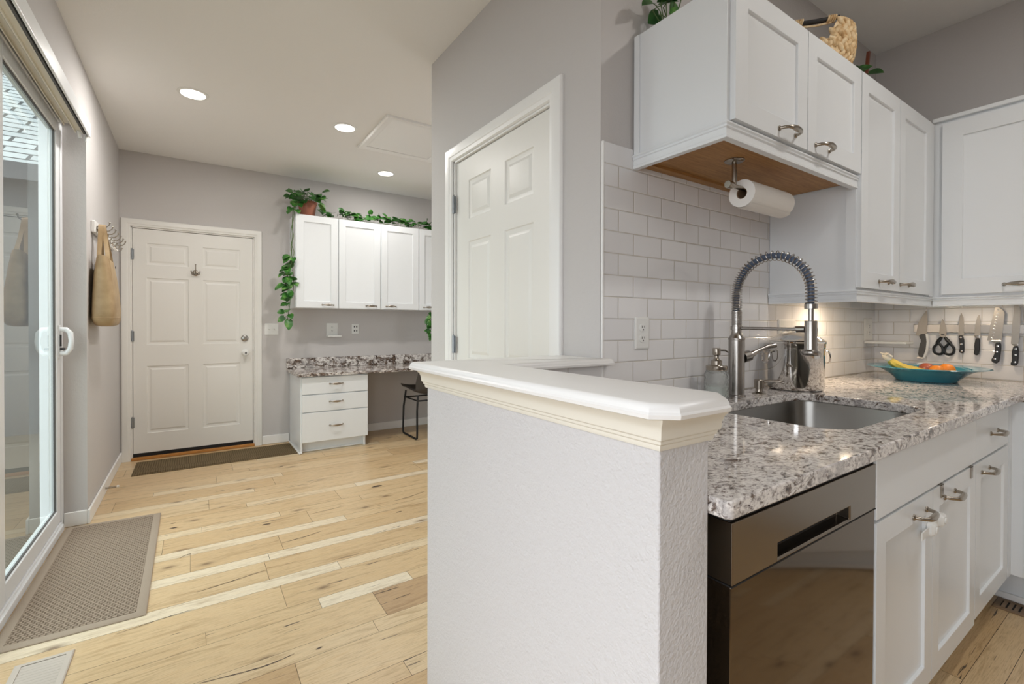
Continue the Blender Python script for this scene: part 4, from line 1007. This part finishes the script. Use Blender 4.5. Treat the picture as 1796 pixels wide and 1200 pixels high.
# ------------------------------------------------------------------ counter things
FX, FY = 1.772, 1.036
fa = thing('spring_faucet', (FX, FY, ZC), 'tall stainless spring-neck kitchen faucet behind the sink', 'faucet')
bm = B(); lathe(bm, [(.034, 0), (.034, .006), (.0295, .008), (.0295, .222), (.031, .224), (.031, .229), (.028, .234), (.021, .243), (.0185, .255), (.0185, .262), (.022, .263), (.022, .276), (.0185, .277), (.0185, .335), (.0, .335)], (FX, FY, ZC+.0005), 32); obj('body', bm, 'steel', fa, angle=30)
bm = B()
for k in range(12): lathe(bm, [(.0185, 0), (.0195, .0012), (.0185, .0024)], (FX, FY, ZC+.283+.0042*k), 20)
obj('ribbed_sleeve', bm, 'steel', fa)
R = .1345; zc0 = 1.312; path = [(FX, FY, 1.235+.077*k/6) for k in range(6)]+[(FX, FY-R+R*math.cos(a), zc0+R*math.sin(a)) for a in [PI*k/30 for k in range(31)]]+[(FX, FY-2*R, zc0-.055*k/5) for k in range(1, 6)]
bm = B(); tube(bm, path, .0106, 14); obj('hose', bm, 'hose', fa)
bm = B(); P = [Vector(p) for p in path]; ln = [0]
for a, b_ in zip(P, P[1:]): ln.append(ln[-1]+(b_-a).length)
H = []; turns = 0; s = 0; tot = ln[-1]
def at(s):
    for i in range(len(P)-1):
        if ln[i+1] >= s: f = (s-ln[i])/(ln[i+1]-ln[i]); return P[i].lerp(P[i+1], f), (P[i+1]-P[i]).normalized()
    return P[-1], (P[-1]-P[-2]).normalized()
ang = 0
while s < tot:
    p, d = at(s); u = Vector((1, 0, 0)); w = d.cross(u)
    H.append(p+(u*math.cos(ang)+w*math.sin(ang))*.0178)
    q = s/tot; pitch_ = (.0062 if q < .5 else .0118)+(.0125 if q < .5 else .0069)*math.exp(-((q-.5)/.2)**2)
    ang += 2*PI/14; s += pitch_/14
tube(bm, H, .0019, 6); obj('spring', bm, 'steel', fa)
HY = FY-2*R
bm = B(); lathe(bm, [(.0205, 1.247), (.0205, 1.263), (.018, 1.264), (.018, 1.247)], (FX, HY, 0), 24); lathe(bm, [(.009, 1.19), (.009, 1.25), (.0, 1.25)], (FX, HY, 0), 16); obj('spring_cup', bm, 'steel', fa)
bm = B(); lathe(bm, [(0, 1.206), (.0185, 1.206), (.0195, 1.203), (.0195, 1.112), (.021, 1.105), (.0295, 1.099), (.0305, 1.092), (.027, 1.086), (.02, 1.085), (0, 1.087)], (FX, HY, 0), 28); sh = obj('spray_head', bm, 'steel', fa)
bm = B(); tube(bm, [(FX+.021, HY-.002, 1.185), (FX+.031, HY-.003, 1.178), (FX+.030, HY-.003, 1.15), (FX+.036, HY-.004, 1.118)], [.004, .006, .0055, .003], 8); tube(bm, [(FX+.02, HY, 1.10), (FX+.036, HY-.003, 1.106)], [.004, .003], 8); obj('trigger', bm, 'nickel', sh)
bm = B(); tube(bm, [(FX, FY-.018, 1.1775), (FX, HY+.046, 1.1755)], .006, 12); tube(bm, [(FX, HY+.046, 1.1755), (FX, HY+.046, 1.1755)][:1]+[(FX, HY+.018, 1.1755)], .0115, 14); obj('support_arm', bm, 'steel', fa)
bm = B(); tube(bm, [(FX+.026, FY-.012, 1.062), (FX+.05, FY-.02, 1.068), (FX+.056, FY-.024, 1.07), (FX+.058, FY-.025, 1.071), (FX+.085, FY-.038, 1.088), (FX+.125, FY-.06, 1.105), (FX+.15, FY-.075, 1.11)], [.022, .022, .0205, .014, .007, .0095, .0105], 14); obj('lever', bm, 'steel', fa)
sd = thing('soap_dispenser', (1.918, 1.024, ZC), 'short brushed nickel soap pump set in the counter by the faucet', 'soap dispenser')
bm = B(); lathe(bm, [(.026, 0), (.025, .003), (.015, .008), (.0135, .012), (.0135, .022), (.0185, .023), (.0185, .055), (.016, .059), (0, .059)], (1.918, 1.024, ZC+.0005), 24); obj('base', bm, 'nickel', sd, angle=30)
bm = B(); tube(bm, [(1.93, 1.018, ZC+.046), (1.944, 1.0, ZC+.053), (1.955, .97, ZC+.055), (1.962, .945, ZC+.050)], [.009, .006, .0052, .0048], 10); obj('spout', bm, 'nickel', sd)
gj = thing('soap_jar', (1.652, 1.045, ZC), 'clear glass mason jar soap dispenser with silver pump', 'soap bottle')
JX, JY = 1.652, 1.045
bm = B(); lathe(bm, [(0, 0), (.040, 0), (.0445, .006), (.0445, .09), (.041, .102), (.036, .107), (.036, .108), (.033, .108), (.033, .105), (.0405, .098), (.0415, .088), (.0415, .008), (0, .006)], (JX, JY, ZC+.0005), 32); obj('jar', bm, 'jar', gj, angle=30)
bm = B(); lathe(bm, [(0, 0), (.0405, 0), (.0405, .04), (0, .04)], (JX, JY, ZC+.009), 28); obj('soap', bm, 'liquid', gj)
bm = B(); lathe(bm, [(.037, 0), (.0385, .001), (.0375, .004), (.0385, .007), (.0385, .016), (.037, .018), (.022, .019), (.020, .022), (.0195, .036), (.012, .041), (.0085, .048), (.0085, .056), (.0135, .058), (.0145, .062), (.0145, .082), (.013, .085), (0, .085)], (JX, JY, ZC+.1088), 28); tube(bm, [(JX+.012, JY, ZC+.185), (JX+.05, JY-.004, ZC+.183), (JX+.066, JY-.006, ZC+.176)], [.004, .0035, .003], 8); obj('pump', bm, 'nickel', gj, angle=30)
po = thing('stock_pot', (2.2, 1.012, ZC), 'polished steel stock pot with domed lid against the tile', 'pot')
PX, PY = 2.198, 1.012; PR = .109
bm = B(); lathe(bm, [(0, 0), (PR-.012, 0), (PR-.004, .004), (PR, .014), (PR, .178), (PR+.001, .182), (PR+.003, .187), (PR+.0035, .20), (PR+.006, .205), (PR+.004, .21), (PR-.003, .21), (PR-.004, .02), (0, .012)], (PX, PY, ZC+.0005), 48); obj('body', bm, 'polish', po, angle=30)
bm = B(); lathe(bm, [(PR+.004, .2115), (PR+.005, .215), (PR-.004, .218), (PR-.02, .230), (PR*.6, .245), (PR*.3, .252), (0, .254)], (PX, PY, ZC), 48); ld = obj('lid', bm, 'polish', po, angle=30)
bm = B(); tube(bm, [(PX, PY, ZC+.252), (PX, PY, ZC+.262)], .004, 8); bmesh.ops.create_uvsphere(bm, u_segments=14, v_segments=10, radius=.0095, matrix=Matrix.Translation((PX, PY, ZC+.268))); obj('knob', bm, 'polish', ld)
for s in (-1, 1):
    bm = B(); a0 = Vector((PX, PY, ZC)); d = Vector((s*.827, -s*.561, 0)).normalized(); t_ = Vector((-d.y, d.x, 0))
    pts = [a0+d*(PR+q)+t_*w+Vector((0, 0, h)) for q, w, h in ((.001, .028, .168), (.014, .029, .167), (.022, .028, .155), (.026, .024, .130), (.027, .013, .118), (.027, -.013, .118), (.026, -.024, .130), (.022, -.028, .155), (.014, -.029, .167), (.001, -.028, .168))]
    tube(bm, spline(pts, 4), .0038, 8); obj('handle', bm, 'polish', po)

# fruit bowl
BX, BY = 3.10, .80
fb = thing('fruit_bowl', (BX, BY, ZC), 'wide teal glass bowl of fruit in the counter corner', 'bowl')
bm = B(); lathe(bm, [(0, .004), (.118, .0005), (.122, .002), (.125, .010), (.15, .034), (.185, .056), (.238, .068), (.244, .070), (.238, .073), (.18, .062), (.142, .038), (.115, .013), (0, .010)], (BX, BY, ZC), 64); obj('bowl_body', bm, 'teal', fb, angle=40)
bb = thing('banana_bunch', (BX-.08, BY+.05, ZC+.05), 'yellow bananas with a wrapped stem in the teal bowl', 'bananas')
def banana(p0, p1, sag, r=.018):
    p0, p1 = Vector(p0), Vector(p1); bm = B(); P = []; Rr = []
    for k in range(13):
        t = k/12; p = p0.lerp(p1, t)-Vector((0, 0, sag*4*t*(1-t))); P.append(p)
        Rr.append(r*(.38 if k == 0 else .55 if k == 1 else min(1, .62+t*1.6))*(1 if k < 10 else (.85, .55, .28)[k-10]))
    tube(bm, P, Rr, 6); return bm
sm = (BX-.168, BY+.112, ZC+.122)
for p1, sg in (((BX-.06, BY-.012, ZC+.060), .026), ((BX-.014, BY+.033, ZC+.066), .026), ((BX+.015, BY+.075, ZC+.068), .022)):
    obj('banana', banana(sm, p1, sg, .018), 'banana', bb, angle=50)
bm = B(); tube(bm, [(sm[0]+.012, sm[1]-.006, sm[2]-.008), (sm[0]-.006, sm[1]+.004, sm[2]+.006), (sm[0]-.016, sm[1]+.008, sm[2]+.012)], [.02, .017, .008], 9)
for k in range(8): tube(bm, [(sm[0]-.012, sm[1]+.006, sm[2]+.008), (sm[0]-.03+.008*(k % 3), sm[1]+.012*((k % 4)-1.5), sm[2]+.018+.004*(k % 2))], [.006, .002], 5)
obj('stem_wrap', bm, 'wrap', bb)
def fruit(name, x, y, z, r, mt, label, cat):
    bm = B(); lathe(bm, [(0, -r*.93), (r*.4, -r*.88), (r*.8, -r*.55), (r, 0), (r*.82, r*.55), (r*.45, r*.86), (r*.15, r*.9), (0, r*.86)], (x, y, z), 24); o = obj(name, bm, mt, angle=80); s = o.modifiers.new('sub', 'SUBSURF'); s.levels = s.render_levels = 1
    return tag(o, label, cat)
fruit('orange', BX-.018, BY-.048, ZC+.049, .036, 'orange', 'left orange beside the banana tips in the teal bowl', 'orange')
fruit('orange', BX+.064, BY-.066, ZC+.052, .038, 'orange', 'right orange in the teal bowl, in front of the apple', 'orange')
fruit('apple', BX+.083, BY+.018, ZC+.050, .038, 'apple', 'reddish apple behind the oranges in the teal bowl', 'apple')

# knives on the magnetic strip (right wall, x = 3.45)
kstrip = thing('knife_strip', (3.44, .5, 1.17), 'stainless magnetic knife strip on the right tile wall', 'knife strip')
bm = B(); box(bm, 3.434, 3.4495, .10, .942, 1.150, 1.196); obj('bar', bm, 'steel', kstrip, bevel=.002)
yz = lambda u, v, t: (t, u, v)
def knife(label, blade, handle, mt='handleblk', rivets=(), bol=None, extra=None):
    cyy = sum(p[0] for p in handle)/len(handle); t = thing('kitchen_knife', (3.43, cyy, min(p[1] for p in handle)), label, 'knife', 'knives on the strip')
    bm = B(); prism(bm, blade, yz, 3.4310, 3.4335); obj('blade', bm, 'blade', t)
    bm = B(); prism(bm, smooth_poly(handle, 1), yz, 3.4235, 3.4395); hd = obj('handle', bm, mt, t, bevel=.004, seg=3)
    for y, z in rivets:
        bm = B(); lathe(bm, [(.0042, 0), (.0042, -.0006), (0, -.0012)], (3.4233, y, z), 12, 'x'); obj('rivet', bm, 'polish', hd)
    if bol:
        bm = B(); prism(bm, bol, yz, 3.4225, 3.440); obj('bolster', bm, 'polish', t, bevel=.002)
    if extra: extra(t)
    return t
def white_spine(t):
    bm = B(); prism(bm, [(.887, 1.142), (.876, 1.142), (.871, 1.098), (.875, 1.045), (.890, 1.004), (.899, 1.006), (.886, 1.05), (.882, 1.098)], yz, 3.4225, 3.4405); obj('white_spine', bm, 'plastic', t, bevel=.003)
    bm = B(); prism(bm, [(.924, 1.004), (.896, 1.0), (.894, 1.008), (.921, 1.013)], yz, 3.423, 3.440); obj('end_cap', bm, 'polish', t)
knife('broad chef knife with grey and white handle, nearest the corner', [(.885, 1.276), (.900, 1.249), (.914, 1.222), (.921, 1.200), (.931, 1.135), (.916, 1.130), (.882, 1.142), (.879, 1.204), (.882, 1.274)], [(.917, 1.131), (.906, 1.143), (.884, 1.143), (.880, 1.098), (.884, 1.045), (.897, 1.006), (.921, 1.012), (.914, 1.074), (.905, 1.104)], 'grey', extra=white_spine)
sc = thing('kitchen_scissors', (3.43, .81, 1.03), 'black-handled kitchen scissors on the knife strip', 'scissors', None)
bm = B(); prism(bm, [(.815, 1.226), (.806, 1.205), (.800, 1.180), (.797, 1.150), (.803, 1.123), (.824, 1.123), (.829, 1.150), (.826, 1.190), (.820, 1.214)], yz, 3.4300, 3.4335); obj('blades', bm, 'blade', sc)
for s, cyy in ((1, .832), (-1, .786)):
    bm = B(); tube(bm, spline([(3.4315, cyy+.0, 1.094), (3.4315, cyy+s*.018, 1.068), (3.4315, cyy+s*.016, 1.040), (3.4315, cyy, 1.031), (3.4315, cyy-s*.017, 1.038), (3.4315, cyy-s*.017, 1.068), (3.4315, cyy, 1.094)], 5), .0065, 8); tube(bm, [(3.4315, .812+s*.006, 1.126), (3.4315, .812+s*.018, 1.108), (3.4315, cyy+s*.006, 1.09)], [.006, .0095, .008], 8); obj('handle_loop', bm, 'handleblk', sc)
bm = B(); prism(bm, [(.822, 1.145), (.806, 1.143), (.808, 1.137), (.820, 1.137)], yz, 3.4292, 3.4302); obj('bottle_notch', bm, 'slot', sc)
knife('slim straight utility knife with three rivets, right of the scissors', [(.738, 1.259), (.730, 1.232), (.7275, 1.20), (.727, 1.137), (.749, 1.137), (.749, 1.20), (.744, 1.24)], [(.749, 1.137), (.727, 1.137), (.724, 1.047), (.731, 1.040), (.744, 1.044), (.746, 1.054), (.742, 1.065), (.746, 1.115)], rivets=((.738, 1.126), (.736, 1.09), (.734, 1.052)))
knife('slim paring knife with a plain black curved handle', [(.669, 1.248), (.664, 1.214), (.663, 1.138), (.688, 1.138), (.683, 1.20), (.676, 1.236)], [(.681, 1.124), (.665, 1.124), (.664, 1.07), (.669, 1.032), (.689, 1.036), (.685, 1.06), (.686, 1.09)], bol=[(.689, 1.139), (.663, 1.140), (.665, 1.123), (.680, 1.123)])
def hollows(t):
    bm = B()
    for k in range(10):
        q = k/9; y = .628-.022*q; z = 1.125+.145*q; bmesh.ops.create_uvsphere(bm, u_segments=8, v_segments=6, radius=1, matrix=Matrix.Translation((3.431, y-.008, z))@Matrix.Rotation(.6, 4, 'X')@Matrix.Diagonal((.0005, .005, .0018, 1)))
    obj('hollow_edge', bm, 'polish', t)
knife('wide santoku knife with a hollow-ground edge', [(.609, 1.287), (.596, 1.283), (.583, 1.272), (.575, 1.254), (.578, 1.20), (.585, 1.114), (.638, 1.113), (.630, 1.165), (.622, 1.215)], [(.609, 1.104), (.586, 1.106), (.586, 1.06), (.594, .990), (.626, 1.004), (.612, 1.035), (.608, 1.06)], rivets=((.598, 1.084), (.601, 1.055), (.608, 1.018)), bol=[(.628, 1.114), (.584, 1.116), (.585, 1.104), (.610, 1.102)], extra=hollows)
bread = [(.541, 1.297), (.527, 1.292), (.519, 1.275), (.5195, 1.2), (.525, 1.098), (.552, 1.099)]+[(.5515-.010*(k/24)-.0015*(k % 2), 1.10+.19*k/24) for k in range(1, 24)]
t_ = knife('long serrated bread knife, last knife at the right edge', [(.541, 1.297), (.527, 1.292), (.519, 1.275), (.5195, 1.2), (.525, 1.098), (.552, 1.099), (.548, 1.2), (.543, 1.26)], [(.542, 1.090), (.525, 1.091), (.523, 1.04), (.526, .990), (.548, .987), (.553, .997), (.546, 1.012), (.549, 1.05)], rivets=((.534, 1.073), (.535, 1.042), (.536, 1.006)), bol=[(.551, 1.099), (.525, 1.100), (.525, 1.089), (.543, 1.089)])

# ------------------------------------------------------------------ on top of the kitchen cabinets
bk = thing('woven_basket', (2.28, .98, ZT), 'braided straw basket with a black stick handle on the wall cabinets', 'basket')
CX, CY_, BR = 2.235, .965, .140
SC = math.radians(205)
def rim_z(a):
    d = abs((a-SC+PI) % (2*PI)-PI); return .236-.088*max(0, min(1, (.60-d)/.24))
def brad(t): return BR*(.70+.34*math.sin(min(1, t*1.12)*PI*.62))
bm = B(); n = 40; rows_ = []
for k in range(9):
    t = k/8
    rows_.append([bm.verts.new((CX+brad(t)*math.cos(2*PI*j/n), CY_+brad(t)*math.sin(2*PI*j/n), ZT+.003+t*rim_z(2*PI*j/n))) for j in range(n)])
for a, b_ in zip(rows_, rows_[1:]):
    for j in range(n): bm.faces.new((a[j], a[(j+1) % n], b_[(j+1) % n], b_[j]))
bm.faces.new(rows_[0][::-1]); obj('lining', bm, 'straw', bk, recalc=False)
bm = B()
for k in range(9):
    t = (k+.5)/9.3; nn = 28
    for j in range(nn):
        a = 2*PI*(j+.5*(k % 2))/nn; r = brad(t)
        p = Vector((CX+r*math.cos(a), CY_+r*math.sin(a), ZT+.008+t*rim_z(a)*.97))
        tg = Vector((-math.sin(a), math.cos(a), 0)); nrm = Vector((math.cos(a), math.sin(a), 0)); up = Vector((0, 0, 1))
        d = (tg*(1 if k % 2 else -1)*.62+up*.78).normalized(); s_v = nrm.cross(d)
        mm = Matrix(((d.x*.025, nrm.x*.010, s_v.x*.0105, p.x), (d.y*.025, nrm.y*.010, s_v.y*.0105, p.y), (d.z*.025, nrm.z*.010, s_v.z*.0105, p.z), (0, 0, 0, 1)))
        bmesh.ops.create_uvsphere(bm, u_segments=8, v_segments=6, radius=1, matrix=mm)
obj('braided_wall', bm, 'straw', bk, recalc=False)
hc = Vector((CX+BR*.93*math.cos(SC), CY_+BR*.93*math.sin(SC), ZT+.235)); ht = Vector((.42, -.90, .0)).normalized()*.6+Vector((.9, -.4, 0)).normalized()*.4; ht.normalize()
bm = B(); tube(bm, [hc-ht*.12, hc-ht*.05+Vector((0, 0, -.003)), hc+ht*.04, hc+ht*.088+Vector((0, 0, .004))], [.009, .010, .0095, .008], 9); obj('stick_handle', bm, 'stick', bk)
for q in (-.06, .06):
    bm = B(); c = hc+ht*q
    for k in range(4): tube(bm, [c+ht*(-.012+.008*k+.004*math.sin(a))+Vector((0, 0, 1))*.0125*math.sin(a)+ht.cross(Vector((0, 0, 1)))*.0125*math.cos(a) for a in [2*PI*j/10 for j in range(10)]], .004, 6, closed=True)
    obj('rope_tie', bm, 'straw', bk)
bm = B(); tube(bm, [hc-ht*.06+Vector((0, 0, -.016)), hc+Vector((0, 0, -.02)), hc+ht*.06+Vector((0, 0, -.014))], .004, 6); obj('rope', bm, 'straw', bk)
rnd = random.Random(11)
def top_plant(cx, cyy, n, spread, label, h0=.02, h1=.12):
    t = thing('leafy_plant', (cx, cyy, ZT), label, 'plant'); bf, bs = B(), B()
    tube(bs, spline([(cx-spread, cyy, ZT+.006), (cx, cyy-.01, ZT+.008), (cx+spread, cyy, ZT+.006)], 5), .004, 6)
    for k in range(n):
        x = cx+rnd.uniform(-spread, spread); p = (x, cyy+rnd.uniform(-.05, .05), ZT+rnd.uniform(h0, h1)); tube(bs, [(x, cyy-.005, ZT+.006), p], .002, 5)
        plant_leaf(bf, bs, p, (rnd.uniform(-1, 1), rnd.uniform(-.7, .5), rnd.uniform(-.1, .6)), rnd.uniform(.06, .085), rnd)
    for v in bf.verts: v.co.z = max(v.co.z, ZT+.004)
    obj('stem', bs, 'vine', t); obj('foliage', bf, 'leaf', t, recalc=False)
top_plant(1.42, 1.06, 18, .08, 'green leafy plant on the left end of the wall cabinets', .03, .12)
top_plant(2.64, 1.0, 16, .10, 'small green plant beside the basket on the wall cabinets', .08, .21)
wb = thing('wooden_strip', (2.81, 1.0, ZT), 'thin reddish brown wooden strip leaning behind the basket', 'wood strip')
bm = B(); loft(bm, [[(2.84, .995, ZT+.001), (2.856, .995, ZT+.001), (2.856, 1.01, ZT+.001), (2.84, 1.01, ZT+.001)], [(2.945, 1.0, 2.635), (2.961, 1.0, 2.635), (2.961, 1.015, 2.635), (2.945, 1.015, 2.635)]]); obj('panel', bm, 'board', wb, bevel=.002)
